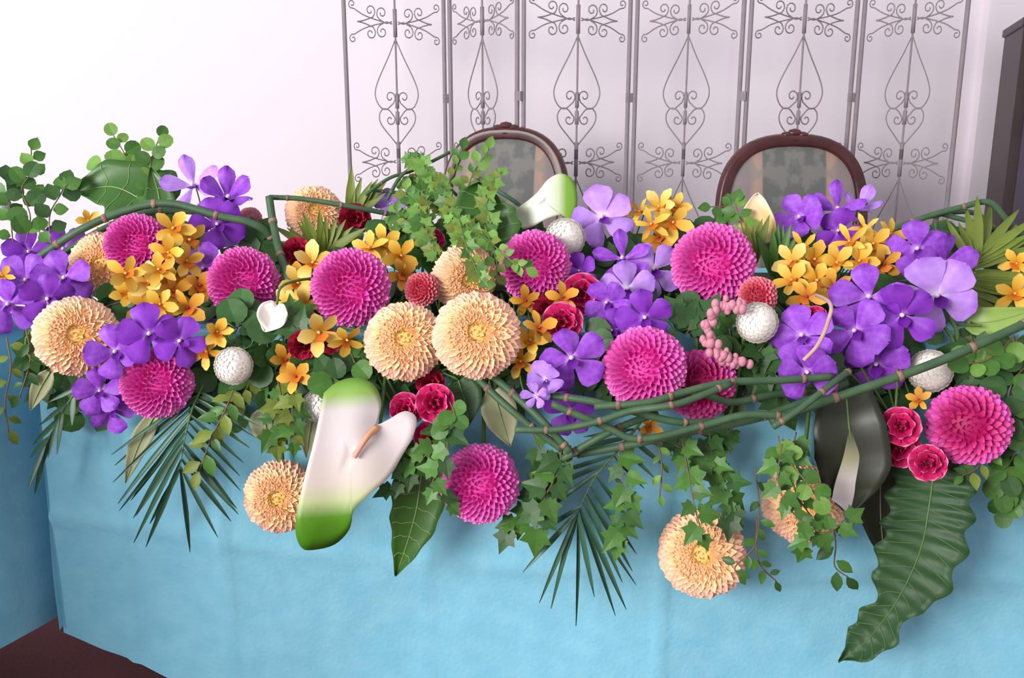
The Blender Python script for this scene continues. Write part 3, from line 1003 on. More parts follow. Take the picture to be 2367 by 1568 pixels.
# ---- violet vanda orchids
V_ = 'vanda'
for kind, px, py, r, tilt, roll, op, Y, label in [
    ('vanda_pale', 448, 432, 58, (-.3, .5), .3, .75, 1.80, 'lavender orchid standing highest beside the round green leaf'),
    ('vanda', 525, 462, 60, (.4, .9), -.2, .95, 1.79, 'violet orchid with upright folded petals above the arching horsetail'),
    ('vanda_deep', 502, 520, 50, (.1, .1), .4, .3, 1.72, 'deep violet orchid under the horsetail arch'),
    ('vanda_pale', 560, 566, 58, (.1, .6), 0, .4, 1.73, 'lavender orchid peeping over a pink dahlia'),
    ('vanda', 472, 622, 50, (-.3, 0), .9, .3, 1.65, 'violet orchid between yellow orchids and a pink dahlia'),
    ('vanda', 492, 686, 48, (-.2, -.2), .2, .3, 1.64, 'violet orchid half under a pink dahlia'),
    ('vanda_deep', 150, 578, 50, (-.3, .2), .5, .3, 1.70, 'deep violet orchid under the low end of the horsetail arch'),
    ('vanda_deep', 68, 585, 46, (-.2, .3), .1, .4, 1.72, 'dark violet orchid among airy leaf sprigs'),
    ('vanda', 148, 645, 55, (.0, .2), .2, .3, 1.60, 'rich violet orchid above the pale peach dahlia'),
    ('vanda', 62, 650, 56, (-.2, .2), .7, .3, 1.60, 'rich violet orchid next to another at the table corner'),
    ('vanda', 20, 705, 54, (-.2, 0), .2, .3, 1.55, 'violet orchid drooping over the table corner'),
    ('vanda_deep', 110, 690, 50, (.1, -.2), 1.1, .3, 1.58, 'deep violet orchid squeezed above the pale peach dahlia'),
    ('vanda_deep', 345, 775, 60, (0, .2), .1, .2, 1.49, 'deep violet orchid below the big yellow orchid cluster'),
    ('vanda_deep', 415, 790, 52, (.2, .1), .8, .3, 1.50, 'dark violet orchid in shade above the pink dahlia'),
    ('vanda', 268, 825, 54, (-.1, .1), .3, .3, 1.46, 'violet orchid between the pale peach and pink dahlias'),
    ('vanda', 232, 905, 46, (-.2, 0), .0, .35, 1.44, 'violet orchid with open petals hanging over the blue cloth'),
    ('vanda', 258, 948, 44, (-.2, -.3), .9, .4, 1.42, 'lowest violet orchid dangling against the blue cloth'),
    ('vanda_pale', 902, 475, 34, (.1, .4), .2, .5, 1.84, 'small lavender orchid behind thin horsetail twigs'),
    ('vanda_pale', 1392, 505, 62, (.0, .3), .4, .45, 1.74, 'lavender orchid standing in front of the iron screen'),
    ('vanda', 1440, 600, 58, (-.2, .3), .2, .3, 1.66, 'violet orchid below the upright lavender orchid'),
    ('vanda_pale', 1510, 625, 58, (.1, .1), .5, .25, 1.63, 'pale lavender orchid touching the pink dahlia'),
    ('vanda_pale', 1450, 668, 55, (0, -.1), .1, .2, 1.60, 'lavender orchid with rounded petals below two violet ones'),
    ('vanda', 1405, 700, 48, (-.3, -.1), .7, .3, 1.58, 'violet orchid beside crimson blooms'),
    ('vanda_deep', 1490, 735, 56, (.1, -.1), .2, .3, 1.55, 'deep violet orchid above the light pink dahlia'),
    ('vanda_deep', 1415, 765, 46, (-.1, 0), 1.0, .3, 1.54, 'dark violet orchid in shade behind the light pink dahlia'),
    ('vanda_deep', 1330, 628, 36, (-.2, .1), .3, .4, 1.66, 'dark violet orchid behind the pink dahlia and white pompon'),
    ('vanda', 1322, 830, 68, (-.05, .05), .25, .1, 1.42, 'large flat violet orchid beside the light pink dahlia'),
    ('vanda_pale', 1262, 880, 40, (-.3, .2), .6, .7, 1.41, 'half open lavender orchid above the horsetail stems'),
    ('vanda_pale', 1240, 915, 34, (-.3, -.1), .2, .8, 1.40, 'pale lavender orchid bud cluster at the edge of the horsetail weave'),
    ('vanda_deep', 1318, 950, 50, (0, -.3), .1, .3, 1.45, 'deep violet orchid peeping below the horsetail stems'),
    ('vanda', 1850, 505, 52, (-.3, .4), .7, .6, 1.76, 'violet orchid standing before the squarely placed chair'),
    ('vanda', 1935, 488, 56, (.1, .6), .1, .6, 1.78, 'violet orchid with upright petals in front of the chair frame'),
    ('vanda_pale', 1985, 485, 48, (.3, .7), -.4, .8, 1.80, 'lavender orchid with narrow upright petals beside the chair frame'),
    ('vanda_deep', 1938, 535, 44, (.1, .1), .9, .3, 1.73, 'deep violet orchid over the yellow orchid clusters'),
    ('vanda', 2120, 578, 60, (.1, .2), .3, .3, 1.63, 'violet orchid under the horsetail arch by the cabinet'),
    ('vanda', 2180, 610, 58, (.4, .1), .1, .4, 1.60, 'violet orchid in front of the green fan leaf'),
    ('vanda_pale', 2165, 685, 76, (.15, -.05), .5, .15, 1.50, 'large lavender orchid with pointed petals beside the fan leaf'),
    ('vanda', 2010, 690, 72, (-.2, .2), .1, .25, 1.49, 'large violet orchid with broad petals below the yellow orchids'),
    ('vanda', 1978, 765, 64, (-.2, -.1), .8, .4, 1.46, 'violet orchid hanging beside the pale bare stalk'),
    ('vanda_deep', 2085, 730, 66, (.1, -.1), .3, .3, 1.53, 'dark violet orchid in shade between two large orchids'),
    ('vanda', 2025, 842, 66, (0, -.2), .2, .2, 1.44, 'violet orchid just above the long horsetail stem'),
    ('vanda', 1855, 778, 62, (-.2, .2), .4, .2, 1.44, 'violet orchid touching the white pompon'),
    ('vanda', 1865, 860, 58, (.1, -.3), .0, .3, 1.42, 'violet orchid draped onto the horsetail weave'),
    ('vanda_deep', 1800, 800, 46, (-.3, -.1), .9, .3, 1.47, 'deep violet orchid between the pompon and the pink buds'),
]:
    orchid(kind, px, py, r * 1.16, label, Y, tilt, roll, op)

# ---- yellow orchids
for kind, px, py, r, Y, tilt, label in [
    ('yellow', 400, 530, 42, 1.63, (0, .3), 'yellow orchid topmost of the cluster beside the half covered pink dahlia'),
    ('yellow', 445, 555, 42, 1.66, (.2, .2), 'yellow orchid under the horsetail arch beside deep violet petals'),
    ('yellow', 390, 585, 40, 1.60, (-.1, .1), 'yellow orchid between the pink dahlia and violet orchid'),
    ('yellow', 430, 605, 40, 1.63, (.1, 0), 'yellow orchid beside the violet orchid in the corner cluster'),
    ('yellow', 290, 635, 42, 1.55, (-.1, .3), 'yellow orchid lying on the peach dahlia'),
    ('lemon', 345, 655, 48, 1.57, (0, .1), 'pale yellow orchid in the middle of the large corner cluster'),
    ('yellow', 300, 680, 38, 1.58, (-.2, 0), 'yellow orchid at the lower rim of the peach dahlia'),
    ('orange', 400, 675, 44, 1.57, (.1, 0), 'golden orchid beside the pale yellow one'),
    ('yellow', 335, 708, 42, 1.55, (-.1, -.1), 'yellow orchid low in the corner cluster over violet petals'),
    ('orange', 435, 712, 42, 1.56, (.2, -.1), 'golden orchid hanging towards the pink dahlia'),
    ('orange', 395, 650, 34, 1.60, (.1, .2), 'small golden orchid tucked in the corner cluster'),
    ('yellow', 500, 768, 36, 1.49, (0, .2), 'yellow orchid above the white pompon'),
    ('yellow', 478, 812, 38, 1.46, (-.2, -.1), 'yellow orchid beside the white pompon'),
    ('lemon', 722, 610, 48, 1.57, (-.2, .3), 'pale yellow orchid peeking over the ringed pink dahlia'),
    ('lemon', 704, 705, 48, 1.52, (-.3, 0), 'pale yellow orchid at the side of the ringed pink dahlia'),
    ('lemon', 736, 768, 48, 1.50, (-.2, -.3), 'pale yellow orchid under the ringed pink dahlia'),
    ('yellow', 800, 785, 38, 1.50, (0, -.5), 'yellow orchid below the ringed pink dahlia, touching green leaves'),
    ('lemon', 688, 655, 44, 1.55, (-.3, .1), 'pale yellow orchid between the ringed pink dahlia and slanting horsetail'),
    ('lemon', 668, 700, 36, 1.55, (-.4, 0), 'pale yellow orchid hanging over the small white spathe'),
    ('yellow', 855, 575, 40, 1.65, (0, .4), 'yellow orchid touching the upper rim of the ringed pink dahlia'),
    ('yellow', 1855, 575, 38, 1.66, (0, .4), 'yellow orchid at the foot of the upright spiky tuft and violet orchid'),
    ('yellow', 1935, 610, 40, 1.62, (0, .1), 'yellow orchid joining the two clusters below the chair'),
    ('yellow', 2000, 530, 34, 1.69, (0, .5), 'yellow orchid topmost under the upright violet petals'),
    ('yellow', 1480, 490, 30, 1.75, (-.3, .3), 'small yellow orchid nearest the upright lavender orchid'),
    ('yellow', 1560, 480, 34, 1.76, (.3, .4), 'yellow orchid turned towards the squarely placed chair'),
    ('yellow', 365, 625, 38, 1.56, (0, .2), 'yellow orchid touching the half covered pink dahlia from below'),
    ('orange', 460, 660, 36, 1.60, (.3, 0), 'golden orchid beside the violet orchid next to a pink dahlia'),
    ('yellow', 370, 705, 36, 1.53, (0, -.2), 'yellow orchid fringing the deep violet orchid'),
    ('orange', 690, 640, 34, 1.62, (-.2, .1), 'golden orchid behind the slanting horsetail stem'),
    ('yellow', 885, 565, 42, 1.66, (.1, .3), 'yellow orchid above the ringed pink dahlia'),
    ('yellow', 925, 592, 40, 1.65, (.2, .2), 'yellow orchid beside pale green sprays'),
    ('orange', 930, 635, 36, 1.62, (.2, 0), 'golden orchid above the coral ball flower'),
    ('lemon', 1525, 480, 44, 1.75, (0, .4), 'pale yellow orchid standing in front of the iron screen'),
    ('yellow', 1505, 520, 40, 1.73, (-.2, .2), 'yellow orchid beside the upright lavender orchid'),
    ('yellow', 1555, 515, 42, 1.73, (.2, .1), 'yellow orchid just above the pink dahlia'),
    ('orange', 1525, 550, 36, 1.72, (0, -.1), 'golden orchid between lavender petals and the pink dahlia'),
    ('lemon', 1832, 605, 44, 1.62, (-.2, .3), 'pale yellow orchid beside the spiky leaf tuft'),
    ('yellow', 1880, 600, 44, 1.62, (.1, .3), 'yellow orchid in the middle of the cluster below the chair'),
    ('yellow', 1832, 650, 42, 1.59, (-.2, 0), 'yellow orchid above the white pompon and coral ball'),
    ('yellow', 1885, 650, 44, 1.58, (.1, 0), 'yellow orchid with folded petals beside the large violet orchid'),
    ('orange', 1865, 685, 40, 1.56, (0, -.2), 'golden orchid lowest of the cluster below the chair'),
    ('orange', 1925, 662, 36, 1.58, (.2, 0), 'golden orchid half under the large violet orchid'),
    ('yellow', 1965, 560, 42, 1.65, (-.1, .3), 'yellow orchid below violet petals with upright tips'),
    ('yellow', 2015, 565, 42, 1.65, (0, .2), 'yellow orchid with a dark red throat beside violet petals'),
    ('yellow', 2055, 545, 40, 1.67, (.2, .3), 'yellow orchid at the foot of the cabinet side horsetail arch'),
    ('yellow', 1985, 605, 40, 1.62, (0, 0), 'yellow orchid directly above the large violet orchid'),
    ('orange', 2050, 610, 38, 1.63, (.2, -.1), 'golden orchid beside the violet orchid under the arch'),
    ('yellow', 1225, 790, 42, 1.46, (.1, .2), 'yellow orchid beside the largest peach dahlia'),
    ('yellow', 1205, 835, 38, 1.44, (0, -.2), 'yellow orchid low beside the largest peach dahlia'),
    ('orange', 1245, 760, 38, 1.50, (.1, .1), 'golden orchid between the peach dahlia and crimson blooms'),
    ('orange', 1300, 690, 36, 1.57, (.1, 0), 'golden orchid just below a pink dahlia'),
    ('orange', 1215, 695, 34, 1.58, (-.1, -.2), 'golden orchid in shade under a pink dahlia'),
    ('orange', 660, 835, 40, 1.46, (-.1, .1), 'orange orchid above the white pompon and anthurium'),
    ('orange', 685, 872, 38, 1.45, (.1, -.2), 'orange orchid hanging above the white anthurium'),
    ('orange', 1500, 985, 30, 1.43, (0, -.1), 'small golden orchid caught between horsetail stems'),
    ('orange', 2125, 925, 26, 1.46, (-.2, -.2), 'small brownish orchid under the crossed white pompon'),
    ('yellow', 2345, 680, 42, 1.55, (.2, .1), 'yellow orchid on the light green leaf beyond the fan leaf'),
    ('yellow', 2350, 610, 34, 1.60, (.2, .2), 'yellow orchid under the far end of the cabinet side horsetail arch'),
    ('yellow', 2275, 530, 22, 1.74, (.1, .3), 'small yellow orchid between the horsetail stems before the cabinet'),
    ('yellow', 205, 510, 26, 1.74, (-.1, .3), 'small yellow orchid below the round green leaf'),
    ('yellow', 5, 640, 26, 1.58, (-.2, .2), 'small yellow orchid beside the violet pair at the table corner'),
]:
    orchid(kind, px, py, r * 1.1, label, Y, (tilt[0] + random.uniform(-.45, .45), tilt[1] + random.uniform(-.35, .45)), random.uniform(-.8, .8), random.uniform(.1, .55))

# ---- crimson and red ruffled blooms
for kind, px, py, r, Y, label in [
    ('crimson', 938, 945, 36, 1.42, 'crimson carnation beside the white anthurium lobe'),
    ('crimson', 1005, 932, 42, 1.41, 'crimson carnation in the middle of the group by the anthurium'),
    ('red', 995, 886, 32, 1.44, 'dark crimson carnation below the peach dahlias'),
    ('crimson', 998, 1012, 38, 1.41, 'crimson carnation above the long pointed leaf'),
    ('crimson', 2082, 985, 42, 1.40, 'crimson carnation on top of the hanging group by the big wavy leaf'),
    ('crimson', 2080, 1035, 44, 1.40, 'crimson carnation in the middle of the hanging group by the big wavy leaf'),
    ('crimson', 2145, 1070, 38, 1.40, 'crimson carnation at the bottom of the hanging group on the big wavy leaf'),
    ('crimson', 1345, 680, 46, 1.56, 'crimson bloom with pale edges beside violet orchids'),
    ('crimson', 1300, 745, 44, 1.53, 'crimson bloom above the large flat violet orchid'),
    ('red', 1270, 720, 36, 1.56, 'dark red bloom in shade beside golden orchids'),
    ('red', 820, 505, 34, 1.76, 'dark red bloom beside the spiky olive tuft'),
    ('red', 688, 582, 32, 1.68, 'dark red bloom behind the slanting horsetail stem'),
    ('red', 700, 798, 32, 1.49, 'dark red bloom above the orange orchids'),
    ('red', 762, 790, 26, 1.51, 'small dark red bloom under the ringed pink dahlia'),
    ('crimson', 1885, 735, 26, 1.52, 'small crimson bloom beside the pale bare stalk'),
    ('crimson', 1000, 555, 26, 1.70, 'small crimson bloom among the pale green sprays'),
]:
    ruffled(kind, px, py, r * 1.1, label, Y)


# ---- anthuriums (heart shaped spathe with spadix)
def spathe(name, label, sinus, tip, width, mt, Y, lift=(0, 0), spad=True, Y2=None, curl=.12, lobes=.22, spdir=None):
    a, b = at(*sinus, Y), at(*tip, Y2 or Y)
    L = (b - a).length
    n = facing((a + b) / 2, *lift)
    W = frame(a, b - a, n)
    hw = span(a, width) / 2
    t = thing(name, label, 'flower', W)
    V, Fc = [], []
    ny, nx = 22, 14
    for j in range(ny + 1):
        v = j / ny
        # half width of a heart: broad shoulders, pointed tip
        wd = hw * (math.sin(PI * min(1, v * .92 + .08) ** .72)) ** .72 if v < 1 else 0
        for i in range(nx + 1):
            s = -1 + 2 * i / nx
            y = v * L
            back = lobes * L * (1 - v) ** 2 * (1 - (2 * abs(s) - 1.05) ** 2)      # lobes rise beside the sinus
            V.append((s * wd, y - back, hw * (.22 * s * s - curl * v * v * 3) + .004 * math.sin(9 * v + 3 * s) + hw * .10 * abs(s)))
    for j in range(ny):
        for i in range(nx):
            q = j * (nx + 1) + i
            Fc.append((q, q + 1, q + nx + 2, q + nx + 1))
    me = mesh('spathe', V, Fc, (mt,))
    o = obj('spathe', me, t, W)
    sd = o.modifiers.new('thickness', 'SOLIDIFY')
    sd.thickness = .0016
    if spad:
        Ls = L * .40
        V, Fc = tube(catmull([(0, L * .03, 0), (spdir or .01, L * .2, L * .08), (spdir or .0, L * .03 + Ls, L * .10)], 5), lambda u: .0048 - .0012 * u, 8)
        obj('spadix', mesh('spadix', V, Fc, (M['spadix'],)), t, W)
    stem_to(t, W @ Vector((0, 0.004, -.002)), W.to_3x3() @ Vector((0, .4, 1)), .0025)
    return t


def ramp_mat(mt, a, b):
    """sets the length over which the colour of a spathe or leaf runs"""
    for nd in mt.node_tree.nodes:
        if nd.type == 'MAP_RANGE' and any(l.to_node.type == 'VALTORGB' for l in nd.outputs[0].links):
            nd.inputs[1].default_value, nd.inputs[2].default_value = a, b


ramp_mat(M['spathe'], -.055, .225)
ramp_mat(M['spathe_pale'], -.02, .14)
ramp_mat(M['spathe_cream'], 0, .10)
ramp_mat(M['spadix'], 0, .09)


def outline_spathe(label, outline, centre, sinus, spad_tip, Y, mt, spad=True):
    """heart shaped spathe with a free outline, domed towards the room"""
    c = at(*centre, Y)
    n = facing(c, 0, .12)
    up = Vector((0, 0, 1))
    W = frame(c, up - n * up.dot(n), n)
    inv = W.inverted()
    k = span(c, 1)
    rim = catmull([Vector(((x - centre[0]) * k, -(y - centre[1]) * k, 0)) for x, y in outline + outline[:1]], 4)[:-1]
    sx, sy = (sinus[0] - centre[0]) * k, -(sinus[1] - centre[1]) * k
    t = thing('anthurium', label, 'flower', W)
    V, Fc = [(0, 0, .004)], []
    rings = 8
    m = len(rim)
    for j in range(1, rings + 1):
        u = j / rings
        for q in rim:
            x, y = q.x * u, q.y * u
            ds = math.hypot(x - sx, y - sy)
            z = .010 * math.cos(u * 1.4) - .014 * math.exp(-(ds / .03) ** 2) + .004 * math.sin(x * 60) + .006 * u * u
            z -= .03 * max(0, -y - .09) / .05 * u
            V.append((x, y, z))
    for i in range(m):
        Fc.append((0, 1 + i, 1 + (i + 1) % m))
    for j in range(rings - 1):
        for i in range(m):
            a = 1 + j * m
            Fc.append((a + i, a + m + i, a + m + (i + 1) % m, a + (i + 1) % m))
    o = obj('spathe', mesh('spathe', V, Fc, (mt,)), t, W)
    o.modifiers.new('thickness', 'SOLIDIFY').thickness = .0016
    ex, ey = (spad_tip[0] - centre[0]) * k, -(spad_tip[1] - centre[1]) * k
    vv = tube(catmull([(sx, sy, -.002), ((sx + ex) / 2, (sy + ey) / 2 + .004, .020), (ex, ey, .022)], 6), lambda u: .0052 - .0014 * u, 8)
    if spad:
        obj('spadix', mesh('spadix', vv[0], vv[1], (M['spadix'],)), t, W)
    p = W @ Vector((sx, sy, -.004))
    stem_to(t, p, Vector((0, -1, -.3)), .003)


M['spathe_white'] = mat('white_green_spathe', 'e9dcd8', 0.45, stops=[(0, '3a7410'), (.20, '558a20'), (.29, 'b8c090'), (.38, 'cfc2b8'), (.6, 'd3c8ca'), (.78, 'ccc4c4'), (.87, '86a850'), (1, '4a8420')],
                        axis=1, rng=(-.150, .135), spec=.3)
outline_spathe('large white anthurium with green lobes and tip hanging on the blue cloth',
               [(755, 905), (785, 882), (825, 874), (868, 890), (886, 930), (880, 965), (872, 985), (900, 975), (940, 958), (966, 975), (958, 1015), (930, 1060), (895, 1110),
                (845, 1150), (812, 1180), (800, 1220), (765, 1250), (715, 1258), (692, 1250), (682, 1215), (690, 1160), (708, 1090), (728, 1020), (745, 950)], (810, 1055), (874, 992), (818, 1062), 1.37, M['spathe_white'])
M['spathe_tip'] = mat('pale_green_spathe', 'd8dccc', 0.35, stops=[(0, '8fa468'), (.25, 'c4ccb0'), (.5, 'd4d8ce'), (.68, 'c8d4b0'), (.78, '7fae38'), (1, '5c9820')], axis=0, rng=(-.075, .075), spec=.5)
outline_spathe('pale green-white anthurium with bright green tip before the iron screen',
               [(1178, 492), (1205, 475), (1240, 448), (1268, 416), (1298, 404), (1324, 420), (1334, 460), (1326, 512), (1300, 498), (1262, 508), (1228, 526), (1195, 528)],
               (1258, 468), (1192, 505), (1225, 492), 1.76, M['spathe_tip'], spad=False)
spathe('calla_lily', 'cream yellow spathe standing upright in front of the squarely placed chair', (1752, 562), (1752, 446), 84, M['spathe_cream'], 1.74, lift=(-.2, .1), spad=False, lobes=.0, curl=.0)
spathe('anthurium', 'small white spathe tucked under a pink dahlia', (640, 705), (612, 768), 68, M['white_plain'], 1.47, spad=False, lobes=.1)


# ---- pink bud spray beside the pompon
bs = thing('bud_spray', 'curved spray of small pink buds beside the white pompon', 'flower', at(1680, 840, 1.50))
pts = [at(x, y, 1.445) for x, y in ((1720, 835), (1680, 830), (1645, 800), (1632, 765), (1645, 730), (1675, 705), (1712, 700))]
cv = catmull(pts, 5)
V, Fc = tube(cv, .002, 5)
obj('stalk', mesh('stalk', V, Fc, (M['twig'],)), bs, I4)
for i, p in enumerate(cv):
    for _ in range(2):
        q = p + Vector((random.uniform(-.009, .009), random.uniform(-.012, -.002), random.uniform(-.009, .009)))
        sz = random.uniform(.0045, .0075)
        obj('bud', BALL['bud'], bs, Matrix.Translation(q) @ Matrix.Diagonal((sz, sz, sz * 1.25, 1)))
stem_to(bs, pts[0], Vector((0, -1, 0)), .002)

# pale bare orchid stalk
ps = thing('flower_stalk', 'pale pinkish bare orchid stalk between violet orchids', 'stem', at(1915, 700, 1.45))
V, Fc = tube(catmull([at(1868, 830, 1.40), at(1900, 795, 1.405), at(1922, 745, 1.43), at(1925, 700, 1.47), root_point(at(1925, 650, 1.6))], 6), .0032, 6)
obj('stalk', mesh('stalk', V, Fc, (mat('pale_stalk', 'cdb0a4', .5, noise=.4, nscale=40, nc='a8786c'),)), ps, I4)


# ---- horsetail stems
def horsetail(label, pts, rad_px=9, seg_px=120, group=None):
    P3 = [at(x, y, Y) for x, y, Y in pts]
    cv = catmull(P3, 9)
    rad = span(P3[0], rad_px)
    t = thing('horsetail_stem', label, 'stem', P3[0], group)
    V, Fc = tube(cv, rad, 8)
    obj('stalk', mesh('stalk', V, Fc, (M['horsetail'],)), t, I4)
    acc, nxt = 0, span(P3[0], seg_px * random.uniform(.3, .7))
    for a, b in zip(cv, cv[1:]):
        acc += (b - a).length
        if acc > nxt:
            nxt += span(P3[0], seg_px * random.uniform(.9, 1.3))
            d = (b - a).normalized()
            V, Fc = tube([a - d * rad * .55, a, a + d * rad * .55], rad * 1.14, 8)
            obj('node', mesh('node', V, Fc, (M['node'],)), t, I4)
    return t


horsetail('horsetail stem arching over the corner cluster, outer of the pair', [(75, 605, 1.66), (180, 535, 1.66), (290, 487, 1.68), (390, 470, 1.69), (500, 498, 1.69), (600, 525, 1.70), (670, 600, 1.74)], 9)
horsetail('horsetail stem arching over the corner cluster, inner of the pair', [(95, 618, 1.65), (215, 540, 1.65), (330, 492, 1.67), (455, 488, 1.68), (560, 520, 1.69), (640, 552, 1.72)], 8)
horsetail('slanting horsetail stem bent down between two pink dahlias', [(622, 455, 1.74), (632, 520, 1.72), (648, 590, 1.66), (672, 658, 1.60), (690, 720, 1.63)], 9)
horsetail('thin horsetail stem bent across the peach dahlia behind the tuft', [(622, 456, 1.74), (700, 460, 1.75), (800, 476, 1.75), (900, 495, 1.78), (960, 512, 1.80)], 6)
horsetail('thin horsetail twig leaning up to the angled chair', [(845, 450, 1.80), (900, 412, 1.82), (960, 392, 1.84), (1040, 352, 1.86)], 4, 80)
horsetail('short thin horsetail twig crossing below the angled chair', [(895, 462, 1.82), (925, 410, 1.83), (965, 388, 1.84), (1020, 420, 1.85), (1060, 455, 1.84)], 4, 70)
horsetail('thin horsetail twig lying flat before the angled chair', [(860, 440, 1.81), (930, 447, 1.83), (1000, 462, 1.84), (1050, 500, 1.82)], 4, 70)
horsetail('thin horsetail twig leaning against the pale anthurium', [(1095, 405, 1.84), (1150, 440, 1.83), (1210, 482, 1.80), (1240, 530, 1.76)], 5, 90)
horsetail('longest horsetail stem sweeping below the white pompon to the cloth', [(2420, 725, 1.42), (2300, 780, 1.39), (2180, 832, 1.375), (2050, 880, 1.37), (1900, 930, 1.37), (1780, 975, 1.37)], 11, 150)
horsetail('horsetail stem bottommost of the weave on the blue cloth', [(1960, 885, 1.42), (1860, 930, 1.38), (1740, 970, 1.365), (1600, 998, 1.365), (1450, 1030, 1.375), (1330, 1052, 1.39)], 10, 150)
horsetail('horsetail stem crossing the lower weave towards the deep pink dahlia', [(1830, 965, 1.375), (1720, 960, 1.375), (1620, 985, 1.375), (1480, 1015, 1.375), (1400, 985, 1.385), (1280, 935, 1.40)], 9, 140)
horsetail('horsetail stem topmost of the weave beneath the deep pink dahlia', [(1920, 872, 1.41), (1800, 880, 1.40), (1680, 885, 1.39), (1590, 905, 1.385), (1500, 930, 1.375), (1380, 940, 1.39)], 9, 130)
horsetail('horsetail stem second from the top of the weave', [(1900, 905, 1.41), (1790, 912, 1.395), (1690, 930, 1.385), (1600, 905, 1.37), (1520, 935, 1.37), (1420, 950, 1.39)], 9, 130)
horsetail('horsetail stem crossing the weave in front of the deep violet orchid', [(1265, 915, 1.41), (1350, 925, 1.39), (1440, 945, 1.38), (1560, 975, 1.37), (1650, 975, 1.385)], 9, 120)
horsetail('horsetail stem along the foot of the weave by the slanting pair', [(1200, 992, 1.41), (1290, 992, 1.40), (1380, 975, 1.39), (1460, 950, 1.385), (1560, 935, 1.37), (1680, 890, 1.40)], 8, 130)
horsetail('horsetail stem slanting down from the largest peach dahlia', [(1085, 855, 1.46), (1150, 920, 1.42), (1220, 980, 1.40), (1300, 1040, 1.385)], 9, 140)
horsetail('second slanting horsetail stem beside the largest peach dahlia', [(1125, 858, 1.46), (1185, 910, 1.425), (1250, 970, 1.395), (1318, 1045, 1.38)], 9, 150)
horsetail('short horsetail stem rising from the foot of the weave', [(1300, 1062, 1.385), (1370, 1020, 1.37), (1440, 985, 1.37), (1520, 955, 1.385)], 9, 110)
horsetail('short horsetail stem rising above the dark striped leaf', [(1790, 985, 1.37), (1850, 945, 1.375), (1920, 890, 1.40), (1960, 860, 1.44)], 8, 90)
horsetail('upper horsetail stem of the arch before the dark cabinet', [(2040, 545, 1.72), (2130, 505, 1.71), (2220, 480, 1.70), (2285, 468, 1.69), (2330, 512, 1.68), (2400, 585, 1.66)], 7)
horsetail('middle horsetail stem of the arch before the dark cabinet', [(2060, 530, 1.74), (2150, 500, 1.74), (2250, 492, 1.74), (2310, 545, 1.70), (2400, 640, 1.66)], 6)
horsetail('lower horsetail stem of the arch before the dark cabinet', [(2060, 560, 1.69), (2140, 540, 1.69), (2230, 545, 1.68), (2310, 580, 1.66), (2400, 610, 1.64)], 7)
horsetail('sharply bent horsetail stem of the arch before the dark cabinet', [(2170, 580, 1.70), (2165, 500, 1.72), (2215, 505, 1.71), (2300, 530, 1.69), (2400, 560, 1.67)], 6)


# ---- palm fronds
def palm(label, pts, n, len_px, mt='palm', spread=(75, 22), Y=1.43, sway=0.0, lead=0, name='palm_frond', wid=1.0, sides=(1, -1), len_fn=None, start=0.0):
    P3 = [at(x, y, Y if len(q) == 0 else q[0]) for x, y, *q in pts]
    cv = catmull(P3, 12)
    t = thing(name, label, 'leaf', P3[0])
    V, Fc = tube(cv, lambda u: .0026 * (1 - .7 * u), 6)
    obj('rachis', mesh('rachis', V, Fc, (M['stem'],)), t, I4)
    m = len(cv) - 1
    for i in range(n):
        u = start + (1 - start) * i / (n - 1)
        k = min(m - 1, int(u * m))
        p = cv[k].lerp(cv[k + 1], u * m - k)
        d = (cv[k + 1] - cv[k]).normalized()
        nn = facing(p, 0, .2)
        s = d.cross(nn).normalized()
        a = R(spread[0] + (spread[1] - spread[0]) * u)
        ln = span(p, len_px) * (len_fn(u) if len_fn else (.65 + .7 * u * (1 - .35 * u)))
        for sd in sides:
            a2 = a + R(random.uniform(-5, 5))
            dr = d * math.cos(a2) + s * math.sin(a2) * sd + Vector((sway, random.uniform(-.10, .02), -.28))
            l2 = ln * random.uniform(.88, 1.1)
            obj('leaflet', LEAF['leaflet', mt], t, frame(p, dr, nn, (l2 * wid, l2, l2)))
    return t




def frond(label, rachis, leaflets, Y, wid=1.0):
    P3 = [at(x, y, q[0] if q else Y) for x, y, *q in rachis]
    cv = catmull(P3, 10)
    t = thing('palm_frond', label, 'leaf', P3[0])
    vv = tube(cv, lambda u: .0026 * (1 - .7 * u), 6)
    obj('rachis', mesh('rachis', vv[0], vv[1], (M['stem'],)), t, I4)
    for u, tx, ty in leaflets:
        k = min(len(cv) - 2, int(u * (len(cv) - 1)))
        p = cv[k].lerp(cv[k + 1], u * (len(cv) - 1) - k)
        e = at(tx, ty, Y + random.uniform(-.03, .015))
        ln = (e - p).length
        obj('leaflet', LEAF['leaflet', 'palm'], t, frame(p, e - p, facing(p, random.uniform(-.5, .5), .2), (.135 * wid * random.uniform(.8, 1.2), ln, ln * .6)))


